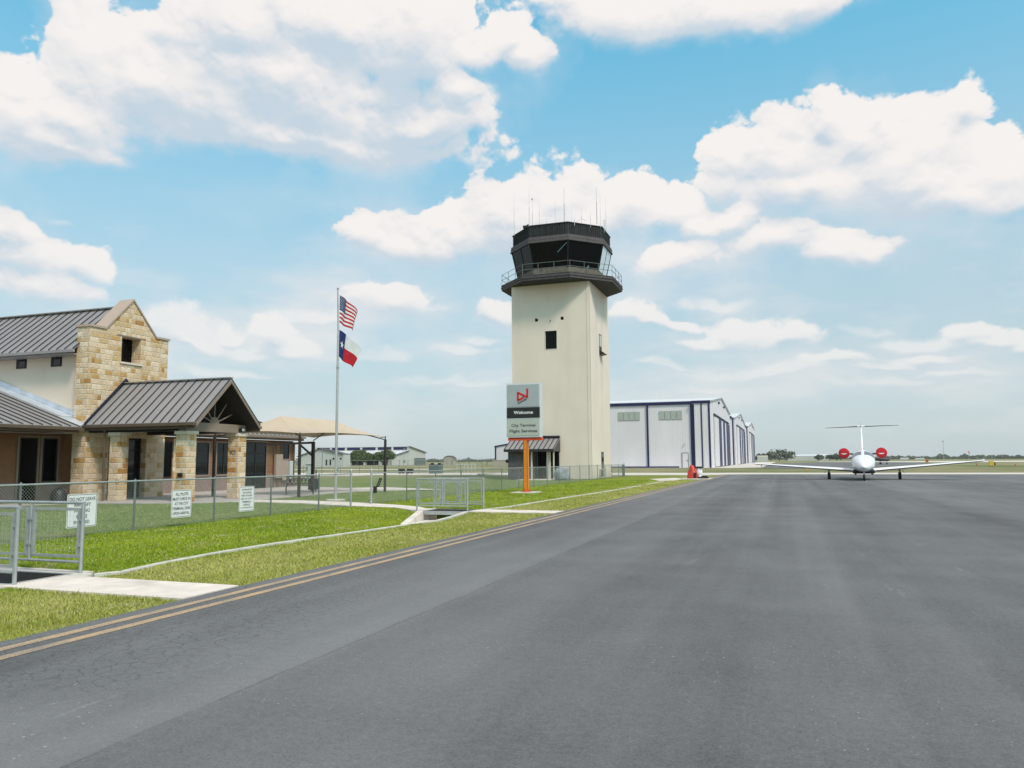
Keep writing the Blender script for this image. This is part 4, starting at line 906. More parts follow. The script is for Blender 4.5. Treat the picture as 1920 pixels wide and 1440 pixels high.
def flag(name, z1, z0, top, bot, colour, label, nu=60, nv=52, amp=.11, ph=0., nf=1.7, star=None, midb=(0, 0)):
    m = MB(); x0 = FX+.055-.012*(z1 > 8)
    def P(s, tt):
        dx = (top[0]*(1-tt) + bot[0]*tt)*s; dz = top[1]*s*(1-tt) + bot[1]*s*tt
        dz += math.sin(math.pi*s)*.09*(1-tt) - math.sin(math.pi*s)*.05*tt
        fold = math.sin(s*nf*2*math.pi + ph + tt*1.6)*amp*s**.7
        return Vector((x0 + dx + fold*.28, FY + fold + s*.12, z1 - (z1-z0)*tt + dz + math.sin(s*nf*2*math.pi+ph+1.2+tt)*.022*s))
    vs = [P(i/nu, j/nv) for j in range(nv+1) for i in range(nu+1)]; m.v = vs = [tuple(v) for v in vs]
    for j in range(nv):
        for i in range(nu): m.f.append((j*(nu+1)+i, j*(nu+1)+i+1, (j+1)*(nu+1)+i+1, (j+1)*(nu+1)+i)); m.mi.append(colour((i+.5)/nu, (j+.5)/nv))
    o = m.build(name, [M['flagblue'], M['flagwhite'], M['flagred']], None, (FX, FY, z0), smooth=True); tag(o, label, 'flag')
    if star:
        m = MB()
        for (sc_, tc_, rs, rt) in star:
            for side in (-.014, .014):
                pts = []
                for k in range(10):
                    rr = 1 if k % 2 == 0 else .42; a = math.pi/2 + k*math.pi/5; pts.append(P(sc_+rs*rr*math.cos(a), tc_-rt*rr*math.sin(a)) + Vector((0, side, 0)))
                c_ = P(sc_, tc_)+Vector((0, side, 0)); m.add([c_]+pts, [(0, 1+k, 1+(k+1) % 10) for k in range(10)])
        m.build('star' if len(star) == 1 else 'stars', M['flagwhite'], o)
def us(s, tt):
    if s < .42 and tt < 7/13: return 0
    return 2 if int(tt*13) % 2 == 0 else 1
stars = [(.035+.07*i+(.035 if j % 2 else 0), .05+.052*j, .02, .024) for j in range(9) for i in range(6 if j % 2 == 0 else 5)]
flag('national_flag', 9.04, 7.82, (.84, -.80), (.74, -.40), us, 'stars and stripes flag flying at the top of the flagpole', amp=.13, nf=1.5, star=stars)
flag('state_flag', 7.48, 6.28, (1.0, -.92), (.66, -.50), lambda s, tt: 0 if s < .34 else (1 if tt < .5 else 2), 'lone star flag in blue, white and red below the other flag', amp=.10, ph=1.0, nf=1.15, star=[(.165, .48, .115, .155)])

# ------------------------------------------------------------------ welcome sign
t = thing('welcome_sign', 'tall grey welcome sign on an orange steel post', 'sign', (-12.75, 38.5, 0))
m = MB(); m.box(-13.78, -11.9, 38.38, 38.75, 2.86, 5.72); m.build('cabinet', M['alu'], t)
m = MB(); m.box(-13.71, -11.96, 38.355, 38.38, 4.47, 5.64); m.build('logo_panel', M['signgrey'], t)
m = MB(); m.box(-13.74, -11.93, 38.35, 38.38, 3.88, 4.43); m.build('black_panel', M['ink'], t)
m = MB(); m.box(-13.71, -11.96, 38.355, 38.38, 2.95, 3.82); m.build('lower_panel', M['signgreen'], t)
def sq(x, y): return (-13.77 + (x-385)*.00258, 38.345, 5.64 - (y-235)*.00222)   # face-on survey of the emblem
m = MB()
def stroke(pts, wdt, m):
    for a, b in zip(pts, pts[1:]):
        A, B = Vector(sq(*a)), Vector(sq(*b)); m.bar(A, B, .004, wdt, (0, -1, 0)) if False else None
        d = (B-A).normalized(); nrm = Vector((d.z, 0, -d.x))*wdt/2; m.add([A-nrm, B-nrm, B+nrm, A+nrm], [(0, 1, 2, 3)])
    for a in pts[1:-1]:
        c_ = Vector(sq(*a)); m.add([c_+Vector((wdt/2*math.cos(k*math.pi/6), -.001, wdt/2*math.sin(k*math.pi/6))) for k in range(12)], [tuple(range(12))])
stroke([(838, 332), (838, 541), (636, 424), (636, 612), (768, 536)], .105, m); m.build('emblem', M['red'], t)
m = MB(); A, B = Vector(sq(625, 682)), Vector(sq(825, 566)); U = (B-A).normalized(); glyphs(m, 'AVFUEL', 0, -.0, .10, (A+B)/2+Vector((0, -.001, -.02)), U, (-U.z, 0, U.x), (B-A).length, .02, .001, .25); m.build('emblem_lettering', M['ink'], t)
m = MB(); glyphs(m, 'Welcome', -12.83, 4.17, .17, (0, 38.347, 0), (1, 0, 0), (0, 0, 1), 1.07, .018, .001); m.build('welcome_lettering', M['whiteink'], t)
m = MB(); glyphs(m, 'City Terminal', -12.83, 3.47, .20, (0, 38.352, 0), (1, 0, 0), (0, 0, 1), 1.33, .018, .001); m.build('lettering', M['ink'], t)
m = MB(); glyphs(m, 'Flight Services', -12.83, 3.17, .20, (0, 38.352, 0), (1, 0, 0), (0, 0, 1), 1.53, .018, .001); m.build('lettering', M['ink'], t)
m = MB(); m.box(-13.72, -11.84, 38.42, 38.72, 2.70, 2.80); m.box(-13.72, -11.84, 38.5, 38.64, 2.80, 2.858); m.build('cross_beam', M['redorange'], t)
m = MB(); m.box(-12.87, -12.85, 38.42, 38.68, .04, 2.70); m.box(-12.66, -12.64, 38.42, 38.68, .04, 2.70); m.box(-12.85, -12.66, 38.53, 38.56, .04, 2.70); m.box(-12.87, -12.64, 38.42, 38.425, .04, 2.7); m.build('post', M['orange'], t)
m = MB(); m.box(-12.98, -12.53, 38.3, 38.8, .022, .05)
for x, s in ((-12.87, -1), (-12.64, 1)): m.prism([(x, 38.54, .05), (x+s*.1, 38.54, .05), (x, 38.54, .22)], (0, .03, 0))
m.prism([(-12.77, 38.42, .05), (-12.77, 38.31, .05), (-12.77, 38.42, .22)], (.03, 0, 0)); m.build('base_plate', M['redorange'], t)
m = MB()
for x in (-12.94, -12.57):
    for y in (38.34, 38.76): m.tube((x, y, .05), (x, y, .1), .02, 6)
m.build('bolt', M['metal'], t)

# ------------------------------------------------------------------ control tower
T = thing('control_tower', 'cream stucco control tower with a dark octagonal cab and railed gallery', 'tower', (-19.6, 70.6, 0))
TL = LOC[T.name]
m = MB(); x0, x1, y0, y1, H = -23.3, -15.9, 66.5, 74.4, 17.8
# front wall built round its openings
ops = [(-20.09, -18.99, 11.72, 13.38), (-21.06, -20.76, 14.32, 14.62), (-18.62, -18.32, 14.32, 14.62)]
th = .35
zs = sorted({0, H, 2.42, 3.7} | {z for o in ops for z in o[2:]}); xs_ = sorted({x0, x1} | {x for o in ops for x in o[:2]})
for a, b in zip(zs, zs[1:]):
    for c, d in zip(xs_, xs_[1:]):
        if any(o[0] <= c and d <= o[1] and o[2] <= a and b <= o[3] for o in ops): continue
        m.box(c, d, y0, y0+th, a, b)
m.box(x0, x1, y0+th, y1, 0, H)
m.build('shaft', M['tstucco'], T)
m = MB(); m.box(x1-.32, x1-.30, y0-.004, y0, .3, H-.1); m.box(x1-.004, x1+.006, y0-.0, y0+.03, 0, H-.1); m.box(x1-.01, x1+.003, 71.1, 71.12, 0, 2.2); m.build('wall_joint', mat('stained joint', (.20, .17, .10), .9), T)
for o in ops: m = MB(); m.box(o[0], o[1], y0+.15, y0+.17, o[2], o[3]); m.build('window', M['tglass'], T)
for (a, b, c, d) in ops[:1]:
    m = MB(); m.box(a-.05, b+.05, y0-.02, y0, c-.06, c); m.box(a-.05, b+.05, y0-.02, y0, d, d+.05); m.box(a-.05, a, y0-.02, y0, c, d); m.box(b, b+.05, y0-.02, y0, c, d); m.build('window_surround', M['cap'], T)
m = MB(); m.tube((-19.57, y0-.15, 14.3), (-19.57, y0, 14.3), .05, 8); m.build('vent_pipe', M['kneewall'], T)
# side window with its open hopper sash, and the narrow ground-floor window
m = MB(); m.box(x1-.02, x1+.02, 70.1, 71.1, 11.9, 13.45); f = m.build('side_window', M['frame'], T); m = MB(); m.box(x1+.015, x1+.03, 70.2, 70.95, 12.3, 13.35); m.build('pane', M['palegrey'], f, loc=TL)
m = MB(); m.prism([(x1, 70.1, 11.95), (x1+.55, 70.1, 11.55), (x1, 70.1, 11.45)], (0, 1.0, 0)); m.build('open_sash', M['frame'], f, loc=TL)
m = MB(); m.box(x1-.02, x1+.02, 70.2, 71.2, .45, 2.4); f = m.build('side_window', M['frame'], T); m = MB(); m.box(x1+.015, x1+.03, 70.3, 71.1, .55, 2.3); m.build('pane', M['glass'], f, loc=TL)
OC = (-19.4, 70.05)
def octo(r, z):     # inradius r
    R_ = r/math.cos(math.pi/8); return [(OC[0]+R_*math.cos(math.pi/8+k*math.pi/4), OC[1]+R_*math.sin(math.pi/8+k*math.pi/4), z) for k in range(8)]
def ring(m, r0, z0, r1, z1, cap0=True, cap1=True):
    a, b = octo(r0, z0), octo(r1, z1); fs = [(i, (i+1) % 8, 8+(i+1) % 8, 8+i) for i in range(8)]
    if cap0: fs.append(tuple(range(8))[::-1])
    if cap1: fs.append(tuple(range(8, 16)))
    m.add(a+b, fs)
m = MB(); ring(m, 5.38, 17.76, 5.4, 18.22); ring(m, 5.46, 17.98, 5.46, 18.02); ring(m, 5.43, 18.22, 5.43, 18.26); m.build('gallery_deck', M['greywood'], T)
m = MB(); ring(m, 5.3, 17.72, 5.3, 17.758); m.build('gallery_soffit', M['soffit'], T)
m = MB(); ring(m, 3.93, 18.26, 3.98, 19.12); m.build('knee_wall', M['kneewall'], T)
gl = MB(); ring(gl, 3.88, 18.85, 4.42, 21.45); cab = gl.build('cab_glazing', M['tglass'], T)
a, b = octo(3.9, 18.86), octo(4.44, 21.44)
for k in range(8):
    MB().tube(a[k], b[k], .05, 6).build('mullion', M['frame'], T)
    A, B = Vector(a[k]).lerp(Vector(a[(k+1) % 8]), .5), Vector(b[k]).lerp(Vector(b[(k+1) % 8]), .5)
    if k in (0, 4, 7, 3): MB().tube(A, B, .035, 6).build('mullion', M['frame'], T)
# the two runway-side panes, opaque, with the bright sky painted on as pale blue
clear = bpy.data.materials.new('sky-painted tower glass'); clear.use_nodes = True; cbs = clear.node_tree.nodes['Principled BSDF']; cbs.inputs['Base Color'].default_value = (.62, .70, .74, 1); cbs.inputs['Roughness'].default_value = .08; cbs.inputs['Metallic'].default_value = .0; cbs.inputs['Specular IOR Level'].default_value = 1.0
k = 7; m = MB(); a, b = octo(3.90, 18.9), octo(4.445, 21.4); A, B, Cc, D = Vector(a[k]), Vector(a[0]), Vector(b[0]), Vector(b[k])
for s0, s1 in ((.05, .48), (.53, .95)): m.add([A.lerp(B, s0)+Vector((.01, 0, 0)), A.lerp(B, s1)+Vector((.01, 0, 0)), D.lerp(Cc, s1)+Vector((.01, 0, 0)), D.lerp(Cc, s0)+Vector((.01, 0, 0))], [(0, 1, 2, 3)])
m.build('sky_painted_pane', clear, T)
m = MB(); a, b = octo(3.92, 18.9), octo(4.45, 21.4)
def onface(k, s, tt): return Vector(a[k]).lerp(Vector(a[(k+1) % 8]), s).lerp(Vector(b[k]).lerp(Vector(b[(k+1) % 8]), s), tt)
for (k, p, q, wv_) in ((5, (.72, .62), (.97, .93), .06), (6, (.62, .05), (.66, .2), .12)):
    A, B = onface(k, *p), onface(k, *q); d = (B-A).normalized(); sd_ = d.cross((onface(k, 1, .5)-onface(k, 0, .5)).cross(Vector((0, 0, 1)))).normalized()*wv_/2; m.add([A-sd_, A+sd_, B+sd_, B-sd_], [(0, 1, 2, 3)])
m.build('blind_edge', mat('teal blind edge', (.12, .24, .27), .5), T)
m = MB(); ring(m, 4.56, 21.45, 4.5, 21.98); ring(m, 4.6, 21.42, 4.6, 21.47); ring(m, 4.55, 21.7, 4.55, 21.72); m.build('roof_fascia', M['greywood'], T)
m = MB(); ring(m, 4.34, 21.98, 4.34, 23.1); ring(m, 4.42, 23.08, 4.42, 23.15)
a, b = octo(4.37, 21.99), octo(4.37, 23.08)
for k in range(8):
    for i in range(1, 16):
        A, B = Vector(a[k]).lerp(Vector(a[(k+1) % 8]), i/16), Vector(b[k]).lerp(Vector(b[(k+1) % 8]), i/16); m.bar(A, B, .05, .05, (1, 0, 0))
m.build('roof_parapet', M['darkwood'], T)
rail = MB()
A8, B8 = octo(5.34, 18.26), octo(5.34, 19.3)
for k in range(8):
    for zf in (1.0, .52): rail.tube(Vector(A8[k]).lerp(Vector(B8[k]), zf), Vector(A8[(k+1) % 8]).lerp(Vector(B8[(k+1) % 8]), zf), .022, 6)
    for i in range(3): rail.tube(Vector(A8[k]).lerp(Vector(A8[(k+1) % 8]), i/3), Vector(B8[k]).lerp(Vector(B8[(k+1) % 8]), i/3), .022, 6)
rail.build('gallery_railing', M['galvdark'], T)
# roof aerials: sighted left to right (x along the cab, height)
for (px, y, ln, rr, ball) in ((410, 67.2, 3.6, .02, 0), (483, 68.5, 1.9, .012, 1), (590, 66.0, 3.5, .025, 0), (628, 67.2, 3.2, .025, 2), (713, 66.2, 2.5, .015, 0), (799, 66.3, .65, .03, 0), (903, 66.0, 2.5, .012, 0), (1012, 66.0, 3.4, .04, 0), (1097, 66.5, 1.6, .01, 0), (1133, 66.0, .4, .03, 0), (1217, 67.5, 1.9, .02, 3), (1325, 67.0, 1.2, .02, 0), (1402, 66.2, 3.2, .038, 0), (1445, 67.5, 2.6, .014, 0), (1511, 69.0, 3.1, .016, 4)):
    r_ = ray(900+px/6.4, 410); x = r_[0]*y/r_[1]; m = MB(); z0 = 22.8
    m.tube((x, y, z0), (x, y, z0+ln*.55+.3), rr, 6); m.tube((x, y, z0+ln*.5+.3), (x, y, z0+ln+.3), rr*.45, 5)
    if ball == 1: m.tube((x-.3, y, z0+.6), (x+.3, y, z0+.6), .012, 4); m.tube((x, y-.3, z0+.6), (x, y+.3, z0+.6), .012, 4)
    if ball == 2: m.lathe((x, y, z0+ln+.2), [(.01, -.15), (.07, -.06), (.08, .02), (.02, .14)], 8)
    if ball == 3:
        for s in (-1, 1): m.tube((x, y, z0+1.1), (x+s*.6, y, z0+.7), .01, 4)
    if ball == 4:
        m.tube((x-.18, y, z0), (x-.18, y, z0+1.2), .03, 6)
        for zz in (.3, .6, .9, 1.15): m.tube((x-.18, y, z0+zz), (x, y, z0+zz), .02, 4)
    m.build('antenna', M['pole'], T)
m = MB(); m.box(-22.0, -21.6, 66.05, 66.3, 23.1, 23.35); m.tube((-21.6, 66.1, 23.3), (-21.45, 66.0, 23.35), .08, 8); m.build('roof_lamp', M['black'], T)
# entrance lean-to
EN = MB(); 
z = 0
while z < 2.42: EN.add([(-23.1, 64.68, z), (-20.95, 64.68, z), (-20.95, 64.70, min(z+.2, 2.45)), (-23.1, 64.70, min(z+.2, 2.45)), (-23.1, 66.5, z), (-20.95, 66.5, z), (-20.95, 66.5, min(z+.2, 2.45)), (-23.1, 66.5, min(z+.2, 2.45))], [(0, 1, 2, 3), (1, 5, 6, 2), (0, 3, 7, 4)]); z += .2
e = EN.build('entrance_hut', M['greywood'], T)
m = MB(); m.box(-20.95, -20.85, 64.65, 64.8, 0, 2.45); m.box(-19.75, -19.45, 65.4, 65.7, 0, 2.45); m.box(-18.95, -18.86, 64.75, 64.85, 0, 2.45); m.build('door_post', M['cap'], T)
m = MB(); m.box(-20.84, -18.87, 66.3, 66.49, 0, 2.45); m.build('entrance_door', M['tglass'], T)
m = MB(); m.prism([(-23.35, 64.3, 2.62), (-18.75, 64.3, 2.62), (-18.75, 66.49, 3.7), (-23.35, 66.49, 3.7)], (0, 0, -.06)); r_ = m.build('entrance_roof', M['roof'], T)
m = MB()
for k in range(11): x = -23.3+k*.45; m.bar((x, 64.3, 2.66), (x, 66.48, 3.74), .05, .07)
m.build('seam', M['seam'], r_, loc=TL)
m = MB(); m.box(-23.35, -18.75, 64.24, 64.3, 2.4, 2.64); m.box(-23.3, -18.8, 66.2, 66.49, 3.68, 3.84); m.build('fascia', M['darkwood'], T)
m = MB(); m.prism([(-18.78, 64.3, 2.42), (-18.78, 66.49, 2.42), (-18.78, 66.49, 3.66), (-18.78, 64.3, 2.58)], (-.08, 0, 0)); m.build('gable_side', M['greywood'], T)
m = MB(); m.lathe((-23.25, 64.9, 1.6), [(.02, -.16), (.15, -.1), (.17, 0), (.15, .1), (.02, .16)], 10, 'y'); m.build('wall_bell', M['black'], T)
t = thing('air_conditioner', 'small pale air conditioner standing against the right wall of the tower', 'air conditioner', (-15.6, 69.6, 0))
m = MB(); m.box(-15.85, -15.4, 69.3, 69.9, .08, .85); m.build('casing', M['palegrey'], t); m = MB(); m.box(-15.75, -15.5, 69.285, 69.3, .15, .78); m.build('grille', M['cabgreen'], t)
# boulder
m = MB(); nu, nv = 28, 16
for j in range(nv+1):
    for i in range(nu):
        a, b_ = 2*math.pi*i/nu, math.pi*j/nv; d = Vector((math.sin(b_)*math.cos(a), math.sin(b_)*math.sin(a), math.cos(b_)))
        d2 = Vector([math.copysign(abs(q)**.9, q) for q in d]); s = 1 + .24*mnoise.noise(d*1.8+Vector((3, 1, 2))) + .10*mnoise.noise(d*4)
        m.v.append((-17.75+d2.x*.66*s, 63.3+d2.y*.6*s, max(-.05, .40+d2.z*.68*s)))
for j in range(nv):
    for i in range(nu): m.f.append((j*nu+i, j*nu+(i+1) % nu, (j+1)*nu+(i+1) % nu, (j+1)*nu+i)); m.mi.append(0)
tag(m.build('boulder', M['rock'], None, (-17.85, 63.7, 0), smooth=True), 'big rounded grey boulder beside the tower entrance behind the fence', 'boulder')

# ------------------------------------------------------------------ hangars on the right
def hangar(X, ya, yb, xl, zl, zp, zr, label, near=False, zd=11.0, doors=3):
    t = thing('hangar', label, 'hangar', (X, ya, 0), 'white hangars with navy trim'); lo = LOC[t.name]; ym = (ya+yb)/2
    m = MB(); m.prism([(X, ya, 0), (X, yb, 0), (X, yb, zr), (X, ym, zp), (X, ya, zl)], (xl-X, 0, 0)); m.build('walls', M['hangar'], t)
    m = MB(); 
    for a, b, c, d in ((ya-.2, zl, ym, zp), (ym, zp, yb+.2, zr)): m.prism([(X+.2, a, b+.03), (X+.2, c, d+.03), (X+.2, c, d+.25), (X+.2, a, b+.25)], (xl-X-.4, 0, 0))
    m.build('roof', M['hroof'], t)
    w_ = yb-ya; d0_, d1_ = ya+w_*.13, ya+w_*.87
    m = MB(); m.box(X, X+.06, d0_, d1_, 0, zd); dr = m.build('door_recess', M['black'], t)
    m = MB(); n = 9; step_ = (d1_-d0_)/n
    for k in range(n):
        if k % 3 != 2 if doors == 3 else k % 2 == 0: pass
    pat = [(0.0, .21, 'w'), (.21, .36, 'b'), (.36, .49, 'w'), (.49, .62, 'b'), (.62, .73, 'w'), (.73, 1.0, 'b')]
    for ch, nm, mt_ in (('w', 'door_leaf', 'hangar'), ('b', 'door_stripe', 'blue')):
        for a, b, c in pat:
            if c == ch: mm = MB(); mm.box(X+.07, X+(.35 if ch == 'w' else .42), d0_+(d1_-d0_)*a, d0_+(d1_-d0_)*b, .15, zd-.55); mm.build(nm, M[mt_], t)
    m = MB(); m.box(X+.02, X+.3, d0_-.5, d1_+.5, zd-.05, zd+.12); m.box(X+.02, X+.2, d1_, d1_+.3, 0, zd); m.build('door_header', M['blue'], t)
    for f in (.36, .62):
        yy = ya+w_*f; zz = zl+(zp-zl)*.42; m = MB(); m.box(X+.05, X+.35, yy-.55, yy+.55, zz-.22, zz+.22); m.build('wall_light', M['black'], t)
    m = MB(); m.prism([(X+.22, ya-.2, zl+.0), (X+.22, ym, zp), (X+.22, yb+.2, zr), (X+.22, yb+.2, zr+.2), (X+.22, ym, zp+.2), (X+.22, ya-.2, zl+.2)], (.1, 0, 0)); m.build('gable_trim', M['galv'], t)
    return t, lo
t, lo = hangar(-13.4, 157, 217, -50, 13.1, 15.9, 13.6, 'white hangar with navy trim nearest the tower, with two panel strips on its side', True)
m = MB(); m.box(-16.4, -13.45, 156.3, 156.96, 0, 13.0); m.build('door_pocket', M['hangar'], t)
m = MB(); m.box(-50, -16.9, 156.75, 156.98, 12.65, 13.25); m.box(-16.9, -13.35, 156.1, 156.3, 12.75, 13.3); m.box(-13.45, -13.3, 156.1, 157, 12.75, 13.3); m.box(-50, -19.7, 156.93, 156.99, 0, .3); m.build('eaves_trim', M['blue'], t)
for x0_, x1_ in ((-26.0, -25.65), (-17.25, -16.55), (-15.15, -14.9), (-13.72, -13.42)):
    m = MB(); m.box(x0_, x1_, 156.2 if x0_ > -17 else 156.72, 156.98, 0, 12.7); m.build('corner_trim', M['blue'], t)
for x0_, x1_ in ((-31.9, -27.3), (-23.5, -18.8)):
    for k in range(4):
        w_ = (x1_-x0_)/4; m = MB(); m.box(x0_+w_*k+.06, x0_+w_*(k+1)-.06, 156.86, 156.97, 9.75, 11.45); m.build('side_panel', M['louvre'], t)
m = MB(); m.box(-19.13, -19.03, 156.85, 156.99, 0, 3.0); m.box(-17.92, -17.82, 156.85, 156.99, 0, 3.0); m.box(-19.03, -17.92, 156.85, 156.99, 2.9, 3.0); d = m.build('side_door', M['cabgreen'], t)
m = MB(); m.box(-19.03, -17.92, 156.88, 156.97, .05, 2.9); m.build('door_leaf', M['hangar'], d, loc=lo); m = MB(); m.box(-18.12, -18.02, 156.8, 156.9, 1.3, 1.55); m.build('handle', M['black'], d, loc=lo)
m = MB(); m.lathe((-18.55, 156.7, 4.7), [(.02, -.12), (.14, -.1), (.15, .06), (.1, .14)], 10, 'y'); m.build('wall_lamp', M['galv'], t)
hangar(-13.4, 240, 305, -72, 13.9, 16.9, 14.3, 'white hangar with navy trim, middle of the row of three gables', zd=12.2)
hangar(-13.4, 335, 405, -72, 15.2, 18.2, 15.9, 'white hangar with navy trim at the far end of the row of gables', zd=13.2)
for a, b, z in ((226, 239, 13.3), (318, 334, 14.4)):
    t = thing('hangar_annex', 'narrow white lean-to with a navy edge in front of the %s hangar' % ('middle' if a < 300 else 'farthest'), 'annex', (-14, a, 0))
    m = MB(); m.box(-60, -13.8, a, b, 0, z); m.build('walls', M['hangar'], t); m = MB(); m.box(-13.8, -13.5, a+(b-a)*.55, a+(b-a)*.75, 0, z); m.box(-60, -13.5, a-.3, b, z, z+.5); m.build('trim', M['blue'], t)

# ------------------------------------------------------------------ left background
def plain_gable(name, label, cat, axis_x, x0, x1, y0, y1, ze, zr, wall, roofm, trim=None):
    pass
# clerestory hangar: gable end towards the runway
t = thing('clerestory_hangar', 'long white hangar with a navy strip of roof windows beyond the hedge', 'building', (-150, 280, 0)); lo = LOC[t.name]
gy0, gy1 = 280, 311; gm = 294.6
m = MB(); m.prism([(-150, gy0, 0), (-150, gy1, 0), (-150, gy1, 5.3), (-150, gm+.2, 7.9), (-150, gm, 6.1), (-150, gy0, 3.8)], (-46, 0, 0)); m.build('walls', M['hangar2'], t)
m = MB(); m.prism([(-149.6, gy0-.5, 3.75), (-149.6, gm, 6.1), (-149.6, gm, 6.3), (-149.6, gy0-.5, 3.95)], (-46.8, 0, 0)); m.prism([(-149.6, gm-.3, 7.85), (-149.6, gy1+.5, 5.25), (-149.6, gy1+.5, 5.45), (-149.6, gm-.3, 8.05)], (-46.8, 0, 0)); m.build('roof', M['hroof'], t)
m = MB(); m.box(-196, -150.2, gm-.1, gm+.3, 6.25, 7.85); cl_ = m.build('clerestory_frame', M['cap'], t)
for k in range(6):
    x = -150.6-k*7.6; m = MB(); m.box(x-6.4, x, gm-.25, gm-.1, 6.55, 7.65); m.build('window', M['blue'], cl_, loc=lo)
m = MB(); m.prism([(-149.55, gm-.3, 7.85), (-149.55, gy1+.5, 5.25), (-149.55, gy1+.5, 5.5), (-149.55, gm-.3, 8.1)], (.15, 0, 0)); m.prism([(-149.55, gy0-.5, 3.75), (-149.55, gm, 6.1), (-149.55, gm, 6.35), (-149.55, gy0-.5, 4.0)], (.15, 0, 0)); m.build('gable_trim', M['seam'], t)
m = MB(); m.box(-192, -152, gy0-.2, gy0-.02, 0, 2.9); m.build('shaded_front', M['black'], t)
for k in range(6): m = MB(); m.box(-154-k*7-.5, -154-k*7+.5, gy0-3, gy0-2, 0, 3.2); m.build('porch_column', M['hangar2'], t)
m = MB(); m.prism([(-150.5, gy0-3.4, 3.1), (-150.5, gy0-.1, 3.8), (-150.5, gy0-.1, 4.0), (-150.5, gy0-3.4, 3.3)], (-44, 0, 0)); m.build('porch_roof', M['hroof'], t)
m = MB(); m.box(-149.98, -149.9, 289.5, 291.5, 1.1, 1.9); m.box(-149.98, -149.9, 300, 311, 0, 3.0); m.build('opening', M['galvdark'], t)
# small gabled building
t = thing('gabled_building', 'small white gabled building with dark narrow windows left of the hedge', 'building', (-125, 205, 0))
m = MB(); m.prism([(-140, 205, 0), (-126.6, 205, 0), (-126.6, 205, 3.75), (-134.9, 205, 5.5), (-142.5, 205, 3.3), (-142.5, 205, 0)], (0, 4, 0)); m.box(-128, -126.4, 204.95, 208.9, 0, 4.05); m.build('walls', M['hangar2'], t)
m = MB()
for a, b, c, d in ((-143, 3.2, -134.9, 5.55), (-134.9, 5.55, -126.4, 3.75)): m.prism([(a, 204.6, b), (c, 204.6, d), (c, 204.6, d+.16), (a, 204.6, b+.16)], (0, 4.7, 0))
m.build('roof', M['seam'], t)
for x, z0, z1, ww in ((-132.6, .6, 2.3, .45), (-131.2, .6, 2.3, .45), (-130.2, 2.3, 2.8, .6), (-129.2, 2.3, 2.8, .6), (-127.6, 2.3, 2.8, .6)): m = MB(); m.box(x, x+ww, 204.9, 204.99, z0, z1); m.build('window', M['glass'], t)
# rounded hut, tall fence panel, light poles
t = thing('rounded_hut', 'small round-roofed tan hut standing alone in the field', 'hut', (-125.5, 282, 0))
m = MB(); m.prism([(-127.9, 282, 0), (-123.3, 282, 0)] + [(-125.6+2.3*math.cos(a), 282, 2.2+1.35*math.sin(a)) for a in np.linspace(0, math.pi, 13)], (0, 1.6, 0)); m.build('walls', M['tanwall'], t)
m = MB(); arc = [(-125.6+2.4*math.cos(a), 281.8, 2.2+1.4*math.sin(a)) for a in np.linspace(-.1, math.pi+.1, 15)]; arc2 = [(-125.6+2.55*math.cos(a), 281.8, 2.2+1.55*math.sin(a)) for a in np.linspace(math.pi+.1, -.1, 15)]; m.prism(arc+arc2, (0, 2.0, 0)); m.build('roof', M['kneewall'], t)
for i, (px, y, h_) in enumerate(((757, 250, 6.3), (604, 92, 3.6))):
    r_ = ray(px, 870); x = r_[0]*y/r_[1]; t = thing('light_pole', ('slim grey light pole in front of the clerestory hangar' if i == 0 else 'slim dark pole standing in the field near the canopy posts'), 'pole', (x, y, 0))
    m = MB(); m.tube((x, y, 0), (x, y, h_), .09 if i == 0 else .05, 6); m.build('shaft', M['galv'] if i == 0 else M['galvdark'], t)
    m = MB(); (m.bar((x, y, h_), (x+2.5, y, h_), .12, .12) if i == 0 else m.bar((x, y, .9), (x-1.2, y, .5), .06, .06)); m.build('arm', M['galv'] if i == 0 else M['galvdark'], t)
# cabinets in the field
t = thing('utility_cabinet', 'green metal utility cabinet on legs in the field', 'cabinet', (-43.5, 93, 0))
m = MB(); m.box(-44.35, -42.65, 93, 93.8, .0, 1.15); m.build('body', M['cabgreen'], t); m = MB(); m.box(-44.4, -42.6, 92.95, 93.85, 1.15, 1.2); m.box(-44.2, -43.9, 93.3, 93.5, 1.2, 1.4); m.box(-43.2, -42.8, 93.3, 93.5, 1.2, 1.38); m.build('top', M['black'], t); m = MB(); m.box(-44.5, -44.38, 93, 93.6, .1, .7); m.build('side_box', M['palegrey'], t); m = MB(); m.box(-43.4, -43.2, 92.9, 93.3, 1.21, 1.35); m.build('lamp', M['palegrey'], t)
for i, (x, y) in enumerate(((-48.0, 92), (-46.75, 92))):
    t = thing('ground_box', 'black box in the grass, %s of the pair beneath the far rail' % ('left' if i == 0 else 'right'), 'box', (x, y, 0), 'pair of black boxes')
    m = MB(); m.box(x-.38, x+.42, y, y+.5, .08, .62); m.build('body', M['black'], t); m = MB(); m.box(x-.35, x+.4, y+.05, y+.45, .62, .66); m.box(x-.3, x-.2, y+.1, y+.4, 0, .08); m.box(x+.2, x+.3, y+.1, y+.4, 0, .08); m.build('lid', M['galvdark'], t)
t = thing('field_cabinet', 'pale grey tall cabinet seen between the dark canopy posts', 'cabinet', (-52.5, 78, 0))
m = MB(); m.box(-53.2, -52.5, 78, 78.5, .9, 1.9); m.build('body', M['palegrey'], t); m = MB(); m.box(-53.1, -53.0, 78.1, 78.2, 0, .9); m.box(-52.7, -52.6, 78.1, 78.2, 0, .9); m.build('leg', M['galvdark'], t)
t = thing('fuel_kiosk', 'small pale kiosk behind the litter bin', 'kiosk', (-41, 62, 0))
r_ = ray(578, 890); kx = r_[0]*62/r_[1]
